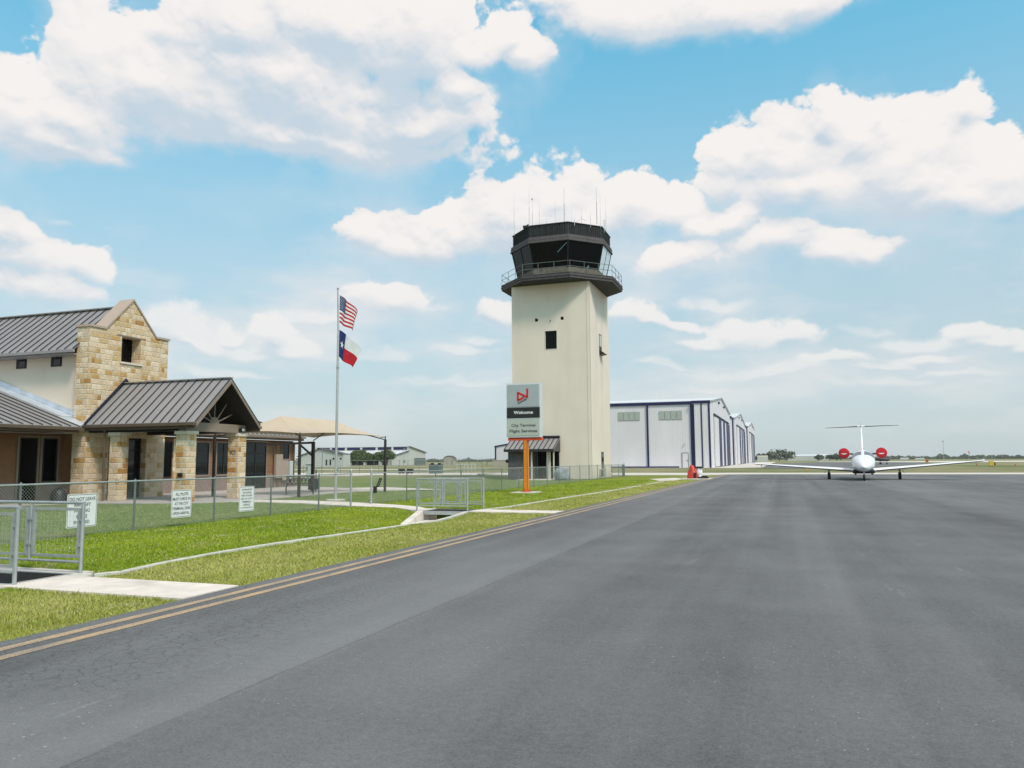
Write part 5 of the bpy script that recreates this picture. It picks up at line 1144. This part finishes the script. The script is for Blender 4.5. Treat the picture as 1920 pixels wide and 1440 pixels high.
m = MB(); m.box(kx-.28, kx+.28, 62, 62.5, 0, 1.35); m.build('body', M['palegrey'], t); m = MB(); m.box(kx-.3, kx+.3, 61.97, 62.53, 1.35, 1.42); m.box(kx-.2, kx-.1, 61.96, 62, .8, 1.2); m.build('hood', M['galvdark'], t)
# low steel table and frame posts in the field
t = thing('rail_frame', 'row of short pale posts carrying a rail in the field right of the green cabinet', 'frame', (-41, 96, 0))
for k in range(6): x = -42.9+k*.55; m = MB(); m.tube((x, 99, 0), (x, 99, 1.25), .035, 6); m.build('post', M['palegrey'], t)
m = MB(); m.bar((-42.9, 99, 1.2), (-40.1, 99, 1.2), .06, .06); m.bar((-42.9, 99, .7), (-40.1, 99, .7), .04, .04); m.build('rail', M['palegrey'], t)
t = thing('concrete_beam', 'low pale concrete beam lying on the lawn behind the fence', 'beam', (-21, 50, 0)); m = MB()
for a, b in ((896, 888.5), (937, 886.5)): pass
A, B = G(897, 889.5, .1), G(936, 887.5, .1); m = MB(); m.bar(A, B, .35, .16); m.build('slab', M['concrete'], t); m = MB(); m.bar((A[0], A[1], .02), (A[0]+.3, A[1], .02), .3, .05); m.build('footing', M['black'], t)
# small blue-edged hangar left of the tower
t = thing('small_hangar', 'small white hangar with navy roof edge directly left of the tower', 'building', (-78, 212, 0))
m = MB(); m.prism([(-79.6, 212, 0), (-60, 212, 0), (-60, 212, 8.6), (-79.6, 212, 5.6)], (0, 22, 0)); m.build('walls', M['hangar'], t)
m = MB(); m.prism([(-79.9, 211.8, 5.55), (-60, 211.8, 8.6), (-60, 211.8, 9.0), (-79.9, 211.8, 5.95)], (0, 22.4, 0)); m.box(-79.75, -79.35, 211.8, 211.98, 0, 5.6); m.build('roof_edge', M['blue'], t)
t = thing('block_wall', 'low tan block wall in front of the small hangar left of the tower', 'wall', (-78, 205, 0))
m = MB(); m.box(-77.8, -58, 205, 205.4, 0, 1.75); m.build('wall', M['tanwall'], t); m = MB(); m.box(-77.9, -58, 204.9, 205.5, 1.75, 1.85); m.build('coping', M['cap'], t)
# small things in the grass
for i, (px, py, s) in enumerate(((1012, 889, .3), (1215, 893.5, .28))): pass

# ------------------------------------------------------------------ trees
def tree(name, x, y, h, w_, n, label, cat='tree', group=None, lm='leaf', seed=0, trunk=.25, leaf=.16, flat=.8, base=.18):
    rg = np.random.default_rng(seed); t = thing(name, label, cat, (x, y, 0), group)
    m = MB(); top = (x+rg.normal()*.1*w_, y, h*.5); m.tube((x, y, -.1), top, h*.035, 8, h*.02)
    cl_ = []
    for k in range(9):
        a = rg.random()*6.283; rr = w_*.5*(.25+.6*rg.random()); c = (x+rr*math.cos(a), y+rr*math.sin(a), h*(.42+.43*rg.random())); m.tube((x, y, h*(.15+.2*rg.random())), c, h*.014, 5, h*.005); cl_.append((c, (.17+.13*rg.random())*w_))
    cl_.append(((x, y, h*.78), w_*.26))
    m.build('trunk', M['bark'], t)
    V, Fc = [], []
    for i in range(n):
        c, r_ = cl_[rg.integers(len(cl_))]; d = rg.normal(size=3); d /= np.linalg.norm(d); rr = r_*(rg.random()**.45)
        p = np.array(c) + d*rr*np.array([1, 1, flat]); p[2] = max(p[2], h*base*(.6+.8*rg.random()))
        nrm = d*.6 + rg.normal(size=3)*.6; nrm /= np.linalg.norm(nrm); u = np.cross(nrm, rg.normal(size=3)); u /= np.linalg.norm(u); v = np.cross(nrm, u); s = leaf*(.6+.8*rg.random())
        o = len(V); V += [p-u*s, p+v*s*.6, p+u*s, p-v*s*.6]; Fc.append((o, o+1, o+2, o+3))
    me = bpy.data.meshes.new('crown'); me.from_pydata([tuple(a-np.array([x, y, 0])) for a in V], [], Fc); me.materials.append(M[lm])
    o = bpy.data.objects.new('crown', me); C.objects.link(o); o.parent = t; return t
hx = [(652, 866, 30, 4.3, 'small tree at the left end of the hedge row'), (668, 872, 34, 5.6, 'second small tree of the hedge row from the left'), (688, 866, 30, 4.6, 'third small tree of the hedge row from the left'), (706, 870, 30, 4.9, 'fourth small tree of the hedge row from the left'), (724, 870, 34, 5.4, 'small tree at the right end of the hedge row')]
for i, (px, py, wpx, h_, lb) in enumerate(hx):
    r_ = ray(px, 872); y = 262+i*2; x = r_[0]*y/r_[1]; tree('small_tree', x, y, h_*1.08, wpx/1442*310, 2200, lb+' before the clerestory hangar', group='trees before the clerestory hangar', seed=40+i, leaf=.30, base=.12)
# far trees: (px, distance, width px, height px)
far = [(1424, 620, 20, 11), (1432, 640, 18, 10), (1446, 600, 26, 15), (1462, 620, 34, 16), (1474, 610, 26, 14), (1534, 640, 14, 9), (1556, 640, 12, 9), (1568, 640, 14, 11), (1576, 660, 12, 8)]
nm_ = ['leftmost far tree beside the last hangar', 'low far tree between the last hangar and the pale house', 'round dark far tree right of the pale house', 'broad far tree in the middle of the clump right of the hangars', 'far tree closing the right side of the clump past the hangars', 'lone far tree in front of the long pale warehouse', 'small far tree at the right end of the pale warehouse', 'far tree just left of the red left engine cover', 'low far tree directly under the left engine cover']
for i, (px, d_, wp, hp) in enumerate(far):
    r_ = ray(px, 862); s = math.hypot(r_[0], r_[1]); x, y = r_[0]/s*d_, r_[1]/s*d_; sc = d_/1500
    tree('far_tree', x, y, hp*sc*1.15, wp*sc*1.1, 420, nm_[i], group='trees along the horizon', lm='leafgrey', seed=70+i, leaf=.75, base=.05)
def woods(name, px0, px1, d_, hp, n, seed):
    rg = np.random.default_rng(seed); V, Fc = [], []
    for i in range(n):
        px = px0+(px1-px0)*rg.random(); r_ = ray(px, 862); s = math.hypot(r_[0], r_[1]); dd = d_*(1+.08*rg.random()); x, y = r_[0]/s*dd, r_[1]/s*dd
        hh = .8*hp*dd/1500*max(.12, .55+.75*mnoise.noise(Vector((px*.045, seed, 0)))+.35*mnoise.noise(Vector((px*.17, seed, 4))))
        z = hh*rg.random()**.8; s_ = 1.6*(.5+rg.random())*d_/1000
        a = rg.random()*3.14; u = np.array([math.cos(a), math.sin(a), rg.normal()*.3])*s_; v = np.array([0, 0, 1.])*s_*.7+rg.normal(size=3)*.4; p = np.array([x, y, z]); o = len(V); V += [p-u, p-v, p+u, p+v]; Fc.append((o, o+1, o+2, o+3))
    me = bpy.data.meshes.new(name); me.from_pydata([tuple(a) for a in V], [], Fc); me.materials.append(M['leafgrey']); o = bpy.data.objects.new(name, me); C.objects.link(o); o['kind'] = 'stuff'; o['label'] = 'distant hazy tree line on the horizon'
woods('tree_line', 1660, 2200, 1150, 9.5, 5200, 3); woods('tree_line', 800, 965, 1200, 7, 2000, 5); woods('tree_line', 1400, 1700, 1500, 4.5, 2000, 9); woods('tree_line', -400, 640, 1300, 7, 4000, 12)
def faraway(px0, px1, py_top, d_, label, name='distant_building', zc=None, roofm='hroof', wallm='hangar2', gable=False):
    a, b = ray(px0, 862), ray(px1, 862); sa, sb = math.hypot(a[0], a[1]), math.hypot(b[0], b[1]); A, B = Vector((a[0]/sa*d_, a[1]/sa*d_, 0)), Vector((b[0]/sb*d_, b[1]/sb*d_, 0))
    rt = ray((px0+px1)/2, py_top); H = EYE + rt[2]/math.hypot(rt[0], rt[1])*d_; t = thing(name, label, 'building', tuple(A)); back = Vector((A.x+B.x, A.y+B.y, 0)).normalized()*(B-A).length*.4
    m = MB(); z = H*.78; m.prism([A, B, B+back, A+back], (0, 0, z)); m.build('walls', M[wallm], t)
    m = MB(); q = [Vector((p.x, p.y, z)) for p in (A, B, B+back, A+back)]; r1, r2 = (q[0]+q[3])/2+Vector((0, 0, H-z)), (q[1]+q[2])/2+Vector((0, 0, H-z)); m.add(q+[r1, r2], [(0, 1, 5, 4), (2, 3, 4, 5), (0, 4, 3), (1, 2, 5)]); m.build('roof', M[roofm], t)
faraway(1478, 1553, 852, 700, 'long pale warehouse low on the horizon right of the far tree clump')
faraway(1420, 1440, 854, 560, 'pale house with a tan roof among the far trees beside the last hangar', roofm='tanwall'); faraway(1688, 1704, 858.5, 900, 'tiny white shed on the horizon right of the red right engine cover'); faraway(1716, 1734, 859, 950, 'tiny white barn on the horizon farther right of the parked jet')
# horizon furniture
def hpx(px, d_): r_ = ray(px, 862); s = math.hypot(r_[0], r_[1]); return r_[0]/s*d_, r_[1]/s*d_
x, y = hpx(1770, 520); t = thing('radio_mast', 'thin lattice mast standing on the far right horizon', 'mast', (x, y, 0)); m = MB(); m.tube((x, y, 0), (x, y, 11.5), .16, 4); m.build('shaft', M['galv'], t); m = MB(); m.bar((x-.6, y, 11.4), (x+.6, y, 11.4), .2, .5); m.build('head', M['galv'], t)
x, y = hpx(1817, 400); t = thing('windsock', 'red windsock on a thin pole near the right wingtip', 'windsock', (x, y, 0)); m = MB(); m.tube((x, y, 0), (x, y, 4.5), .06, 5); m.build('pole', M['galv'], t); m = MB(); m.tube((x, y, 4.6), (x+.35, y, 3.2), .22, 8, .12); m.build('sock', M['red'], t)
x, y = hpx(1860, 172); t = thing('runway_marker', 'yellow boxy marker with a black end beyond the right wingtip', 'marker', (x, y, 0)); m = MB(); m.box(x-.45, x+.3, y, y+.6, .15, 1.0); m.build('body', M['yellowp'], t); m = MB(); m.box(x+.3, x+.55, y+.1, y+.5, .2, .8); m.box(x-.3, x-.2, y+.2, y+.4, 0, .15); m.box(x+.1, x+.2, y+.2, y+.4, 0, .15); m.build('mount', M['black'], t)
x, y = hpx(1738, 300); t = thing('runway_marker', 'small orange marker above the right wing of the jet', 'marker', (x, y, 0)); m = MB(); m.box(x-.45, x+.45, y, y+.5, .2, 1.2); m.build('body', M['orange'], t); m = MB(); m.box(x-.1, x+.1, y+.1, y+.3, 0, .2); m.box(x-.3, x+.3, y-.02, y, .5, .9); m.build('mount', M['black'], t)
x, y = hpx(1903, 150)
for i, px in enumerate((1510, 1903)):
    x, y = hpx(px, 160 if i else 118); t = thing('edge_light', ('small dark edge light in the grass left of the jet' if i == 0 else 'small dark edge light in the grass at the far right'), 'light', (x, y, 0)); m = MB(); m.lathe((x, y, 0), [(.12, 0), (.1, .25), (.03, .3)], 8); m.build('base', M['orange'], t); m = MB(); m.lathe((x, y, .3), [(.08, 0), (.08, .1), (.02, .16)], 8); m.build('lens', M['black'], t)

# ------------------------------------------------------------------ red covered cart on its pad
t = thing('covered_cart', 'red tarpaulin cover over equipment with a dark opening beside the white drum', 'cover', (-7.35, 68, 0)); m = MB(); nu, nv = 26, 14
for j in range(nv+1):
    f = j/nv; z = .04+1.12*f; rx = .46*(1-f**1.6*.80)+.03; ry = .42*(1-f**1.6*.75)+.03
    for i in range(nu):
        a = 2*math.pi*i/nu; s = 1+.10*mnoise.noise(Vector((math.cos(a)*2, math.sin(a)*2, f*3)))+.05*math.sin(a*7+f*3)*(1-f*.5); m.v.append((-7.40-.08*f+rx*s*math.cos(a), 68+ry*s*math.sin(a), z))
for j in range(nv):
    for i in range(nu): m.f.append((j*nu+i, j*nu+(i+1) % nu, (j+1)*nu+(i+1) % nu, (j+1)*nu+i)); m.mi.append(0)
m.f.append(tuple(range(nv*nu, nv*nu+nu))); m.mi.append(0); m.build('tarpaulin', M['redtarp'], t, smooth=True)
m = MB(); m.box(-7.26, -7.05, 67.5, 67.62, .1, .52); m.build('opening', M['black'], t)
t = thing('drum', 'white drum with a black lid right of the red tarpaulin', 'drum', (-6.92, 68.5, 0)); m = MB(); m.lathe((-6.92, 68.5, 0), [(.27, .03), (.28, .3), (.27, .32), (.28, .34), (.28, .6), (.27, .62), (.27, .9)], 20); m.build('body', M['signwhite'], t, smooth=True); m = MB(); m.box(-7.3, -6.62, 68.2, 68.8, .9, 1.04); m.build('lid', M['black'], t)
t = thing('hose_tray', 'low black tray on the concrete pad beside the drum', 'tray', (-6.3, 67.9, 0)); m = MB(); m.box(-6.95, -6.1, 67.7, 68.3, .03, .16); m.build('tray', M['black'], t); m = MB(); m.tube((-6.7, 67.9, .2), (-6.2, 68, .2), .05, 8); m.build('hose', M['tyre'], t)

# ------------------------------------------------------------------ business jet, nose towards the camera
JX, JY = 5.92, 66.6
J = thing('business_jet', 'white twin-engine business jet with a high tailplane and red engine covers', 'airplane', (JX, JY, 0)); JL = LOC[J.name]; JL = (0, 0, 0); LOC[J.name] = (0, 0, 0)
secs = [(-5.55, 0.02, 1.02, .02), (-5.35, .20, 1.02, .17), (-4.9, .40, 1.05, .36), (-4.2, .60, 1.13, .50), (-3.4, .76, 1.22, .60), (-2.9, .80, 1.27, .66), (-2.3, .83, 1.36, .80), (-1.8, .845, 1.41, .87), (0, .85, 1.42, .88), (3.0, .85, 1.43, .88), (4.6, .74, 1.52, .78), (6.0, .52, 1.68, .58), (7.4, .26, 1.86, .34), (8.2, .06, 1.95, .1)]
m = MB(); nu = 28
for (y, rx, zc, rz) in secs:
    for i in range(nu):
        a = 2*math.pi*i/nu; c, s = math.cos(a), math.sin(a); m.v.append((rx*math.copysign(abs(c)**.92, c), y, zc+rz*(math.copysign(abs(s)**.92, s))*(1 if s > 0 else .92)))
for j in range(len(secs)-1):
    for i in range(nu): m.f.append((j*nu+i, j*nu+(i+1) % nu, (j+1)*nu+(i+1) % nu, (j+1)*nu+i)); m.mi.append(0)
m.f += [tuple(range(nu)), tuple(range((len(secs)-1)*nu, len(secs)*nu))]; m.mi += [0, 0]
fus = m.build('fuselage', M['white'], J, smooth=True); sub = fus.modifiers.new('s', 'SUBSURF'); sub.levels = sub.render_levels = 1
def fsurf(y, a, off=.006):
    for (q0, q1) in zip(secs, secs[1:]):
        if q0[0] <= y <= q1[0]:
            f = (y-q0[0])/(q1[0]-q0[0]); rx, zc, rz = [q0[k]+(q1[k]-q0[k])*f for k in (1, 2, 3)]; c, s = math.cos(a), math.sin(a)
            return Vector(((rx+off)*math.copysign(abs(c)**.92, c), y-off*.5, zc+(rz+off)*math.copysign(abs(s)**.92, s)))
for s in (-1, 1):                                   # two windscreen panes on the sloping brow
    m = MB(); q = []; nn_ = 8
    for i in range(nn_+1):
        for k in range(4):
            f = i/nn_; a = R(84-f*58); yb = -2.98+f*.35; yt = -2.2+f*.35; y = yb+(yt-yb)*k/3; p = fsurf(y, a, .012); q.append((s*p.x, p.y, p.z))
    m.add(q, [(i*4+k, (i+1)*4+k, (i+1)*4+k+1, i*4+k+1) for i in range(nn_) for k in range(3)]); m.build('windscreen', M['windshield'], J, smooth=True)
    m = MB()
    for k in range(4):
        y = -.6+k*.85; q = []
        for i in range(12): a2 = i*math.pi/6; p = fsurf(y+.17*math.cos(a2), R(22)+.22*math.sin(a2), .01); q.append((s*p.x, p.y, p.z))
        m.add(q, [tuple(range(12))])
    m.build('cabin_windows', M['glass'], J)
m = MB(); m.prism([(-.8, -1.6, .78), (.8, -1.6, .78), (.8, 2.6, .78), (-.8, 2.6, .78)], (0, 0, -.30)); bf = m.build('belly_shade', M['boot'], J); bv = bf.modifiers.new('b', 'BEVEL'); bv.width = .12; bv.segments = 3  # near-black colour paints the shade under the fuselage onto the belly
def wing(m, root, tip, cr, ct, tr, tt, sweep=0):
    prof = [(0, 0), (.04, .35), (.15, .62), (.35, .6), (.7, .3), (1, 0.02), (1, -.02), (.7, -.2), (.35, -.36), (.12, -.35), (.03, -.2)]
    for (p, c, t_) in ((root, cr, tr), (tip, ct, tt)):
        for a, b in prof: m.v.append((p[0], p[1]+a*c, p[2]+b*t_))
    n = len(prof); m.f += [(i, (i+1) % n, n+(i+1) % n, n+i) for i in range(n)] + [tuple(range(n)), tuple(range(n, 2*n))[::-1]]; m.mi += [0]*(n+2)
for s in (-1, 1):
    m = MB(); wing(m, (s*.7, -.95, .70), (s*8.15, -.35 if s < 0 else -.35, 1.27 if s < 0 else 1.38), 2.4, 1.0, .30, .12); w1 = m.build('wing', M['white'], J, smooth=True)
    m = MB(); m.tube((s*.9, -.96, .705), (s*8.1, -.36, 1.27 if s < 0 else 1.38), .035, 6, .02); m.build('leading_edge', M['boot'], w1, loc=(0, 0, 0))
    m = MB(); m.box(s*8.15-.06, s*8.15+.06, -.2, .6, 1.25 if s < 0 else 1.36, 1.40 if s < 0 else 1.52); m.build('tip_fairing', M['white'], w1, loc=(0, 0, 0))
    m = MB(); m.prism([(s*7.62, -.3, 1.19), (s*7.68, -.3, 1.19), (s*7.68, -.3, 1.0), (s*7.66, -.3, .98)], (0, .02, 0)); m.build('pin_flag', M['red'], w1, loc=(0, 0, 0))
    # nacelle
    cx_, cz_ = s*1.40, 2.09
    m = MB(); m.lathe((cx_, 2.6, cz_), [(.40, 0), (.43, .25), (.44, .9), (.40, 1.6), (.26, 2.4)], 24, 'y'); nac = m.build('engine', M['white'], J, smooth=True)
    m = MB(); m.lathe((cx_, 2.56, cz_), [(.02, -.045), (.30, -.035), (.40, -.01), (.425, .05), (.43, .14)], 24, 'y'); m.build('engine_cover', M['redcover'], nac, loc=(0, 0, 0), smooth=True)
    m = MB(); yy = 2.505; m.add([(cx_-.22, yy, cz_-.02), (cx_+.22, yy, cz_-.02), (cx_+.17, yy, cz_-.07), (cx_+.05, yy, cz_-.09), (cx_, yy, cz_-.12), (cx_-.05, yy, cz_-.09), (cx_-.17, yy, cz_-.07)], [tuple(range(7))]); m.build('cover_emblem', M['whiteink'], nac, loc=(0, 0, 0))
    m = MB(); m.bar((s*.55, 3.6, 1.98), (cx_-s*.3, 3.6, 2.06), 1.3, .12); m.build('pylon', M['boot'], nac, loc=(0, 0, 0))
    m = MB(); m.tube((cx_, 2.5, cz_-.3), (cx_, 2.5, cz_-.55), .012, 5); m.build('cover_tail', M['redcover'], nac, loc=(0, 0, 0))
    # main gear
    gx = s*2.57; g0 = MB(); g0.tube((gx, .55, .28), (gx, .55, .88), .055, 10); g0.tube((gx, .55, .6), (gx-s*.25, .55, .88), .03, 8); lg = g0.build('main_gear', M['metal'], J, smooth=True)
    for w_ in (0,): m = MB(); m.lathe((gx+.0, .55, .28), [], 3) if False else None
    m = MB(); c0 = Vector((gx-s*.02, .55, .28)); n = 24; prof = [(.12, -.09), (.22, -.11), (.27, -.085), (.285, 0), (.27, .085), (.22, .11), (.12, .09)]; base = len(m.v)
    for r_, h_ in prof:
        for i in range(n): a = 2*math.pi*i/n; m.v.append((c0.x+h_, c0.y+r_*math.cos(a), c0.z+r_*math.sin(a)))
    for k in range(len(prof)-1):
        for i in range(n): m.f.append((k*n+i, k*n+(i+1) % n, (k+1)*n+(i+1) % n, (k+1)*n+i)); m.mi.append(0)
    m.f += [tuple(range(n)), tuple(range((len(prof)-1)*n, len(prof)*n))]; m.mi += [0, 0]; m.build('wheel', M['tyre'], lg, loc=(0, 0, 0), smooth=True)
    m = MB(); m.prism([(gx+s*.12, .2, .86), (gx+s*.3, .2, .5), (gx+s*.3, .9, .5), (gx+s*.12, .9, .86)], (s*.02, 0, 0)); m.build('gear_door', M['white'], lg, loc=(0, 0, 0))
    m = MB(); m.tube((s*.55, -.6, .5), (s*.62, -.6, .38), .05, 8); m.build('belly_light', M['boot'], J)
m = MB(); m.tube((0, -4.3, .25), (0, -4.1, .85), .05, 10); ng = m.build('nose_gear', M['metal'], J, smooth=True)
m = MB(); n = 24; base = 0
for r_, h_ in [(.1, -.06), (.19, -.08), (.225, -.05), (.235, 0), (.225, .05), (.19, .08), (.1, .06)]:
    for i in range(n): a = 2*math.pi*i/n; m.v.append((h_, -4.35+r_*math.cos(a), .235+r_*math.sin(a)))
for k in range(6):
    for i in range(n): m.f.append((k*n+i, k*n+(i+1) % n, (k+1)*n+(i+1) % n, (k+1)*n+i)); m.mi.append(0)
m.f += [tuple(range(n)), tuple(range(6*n, 7*n))]; m.mi += [0, 0]; m.build('wheel', M['tyre'], ng, loc=(0, 0, 0), smooth=True)
m = MB(); m.box(-.06, .06, -4.36, -4.3, .58, .68); m.build('taxi_light', M['palegrey'], ng, loc=(0, 0, 0))
m = MB(); m.prism([(-.06, 4.3, 1.9), (-.06, 7.7, 2.1), (-.06, 8.3, 4.45), (-.06, 7.0, 4.45), (-.06, 6.1, 3.0), (-.06, 5.3, 2.42)], (.12, 0, 0)); fin = m.build('fin', M['white'], J); bv = fin.modifiers.new('b', 'BEVEL'); bv.width = .035; bv.segments = 2
for s in (-1, 1):
    m = MB(); dz = .05 if s > 0 else -.04; wing(m, (s*.05, 7.05, 4.44), (s*3.1, 7.55, 4.44+dz), 1.25, .6, .12, .06); tl = m.build('tailplane', M['white'], J, smooth=True)
    m = MB(); m.tube((s*.3, 7.06, 4.435), (s*2.95, 7.53, 4.435+dz), .045, 6, .02); m.build('leading_edge', M['boot'], tl, loc=(0, 0, 0))
m = MB(); m.lathe((0, 7.0, 4.46), [(.01, -.35), (.08, -.2), (.10, .3), (.08, 1.0), (.02, 1.5)], 12, 'y'); m.build('tail_bullet', M['white'], J, smooth=True)
m = MB(); m.prism([(-.01, 7.3, 4.55), (-.01, 7.5, 4.55), (-.01, 7.5, 4.72)], (.02, 0, 0)); m.tube((0, -1.2, .55), (0, -1.1, .38), .015, 5); m.build('aerial', M['boot'], J)
LOC[J.name] = (JX, JY, 0); J.rotation_euler = (0, R(-.25), R(-4.9))
# distant light aircraft behind the jet
x, y = hpx(1652, 235); t = thing('light_aircraft', 'small dark light aircraft parked far away under the right engine cover', 'airplane', (x, y, 0)); LOC[t.name] = (0, 0, 0)
m = MB(); sc = [(-2.2, .05, 1.2, .1), (-1.6, .4, 1.25, .42), (0, .5, 1.35, .5), (1.4, .35, 1.4, .35), (3.6, .08, 1.55, .1)]
for (xx_, ry, zc, rz) in sc:
    for i in range(12): a = 2*math.pi*i/12; m.v.append((-xx_, ry*math.cos(a), zc+rz*math.sin(a)))
for j in range(4):
    for i in range(12): m.f.append((j*12+i, j*12+(i+1) % 12, (j+1)*12+(i+1) % 12, (j+1)*12+i)); m.mi.append(0)
m.build('fuselage', M['boot'], t, smooth=True); m = MB(); m.box(-.7, .7, -4.5, 4.5, 1.0, 1.1); m.build('wing', M['boot'], t); m = MB(); m.prism([(-3.2, -.04, 1.5), (-3.9, -.04, 1.5), (-4.0, -.04, 2.5), (-3.5, -.04, 2.5)], (0, .08, 0)); m.box(-4, -3.3, -1.4, 1.4, 1.5, 1.58); m.build('tail', M['boot'], t)
for a, b in ((1.4, 0), (-.2, 1), (-.2, -1)): m = MB(); m.tube((a, b, .22), (a, b, 1.0), .05, 6); m.lathe((a, b-.08, .22), [(.1, 0), (.22, .02), (.22, .14), (.1, .16)], 12, 'y'); m.build('wheel', M['tyre'], t)
LOC[t.name] = (x, y, 0)

# ------------------------------------------------------------------ the humid air over the field
hz_m = bpy.data.materials.new('haze'); hz_m.use_nodes = True; hn = hz_m.node_tree; hn.nodes.clear()
pv = hn.nodes.new('ShaderNodeVolumePrincipled'); pv.inputs['Color'].default_value = (.93, .96, .985, 1); pv.inputs['Density'].default_value = .00010; pv.inputs['Anisotropy'].default_value = .2
ho = hn.nodes.new('ShaderNodeOutputMaterial'); hn.links.new(pv.outputs[0], ho.inputs['Volume'])
m = MB(); m.box(-2150, 2150, -450, 2350, -2, 34); hb = m.build('haze', hz_m); hb['kind'] = 'stuff'
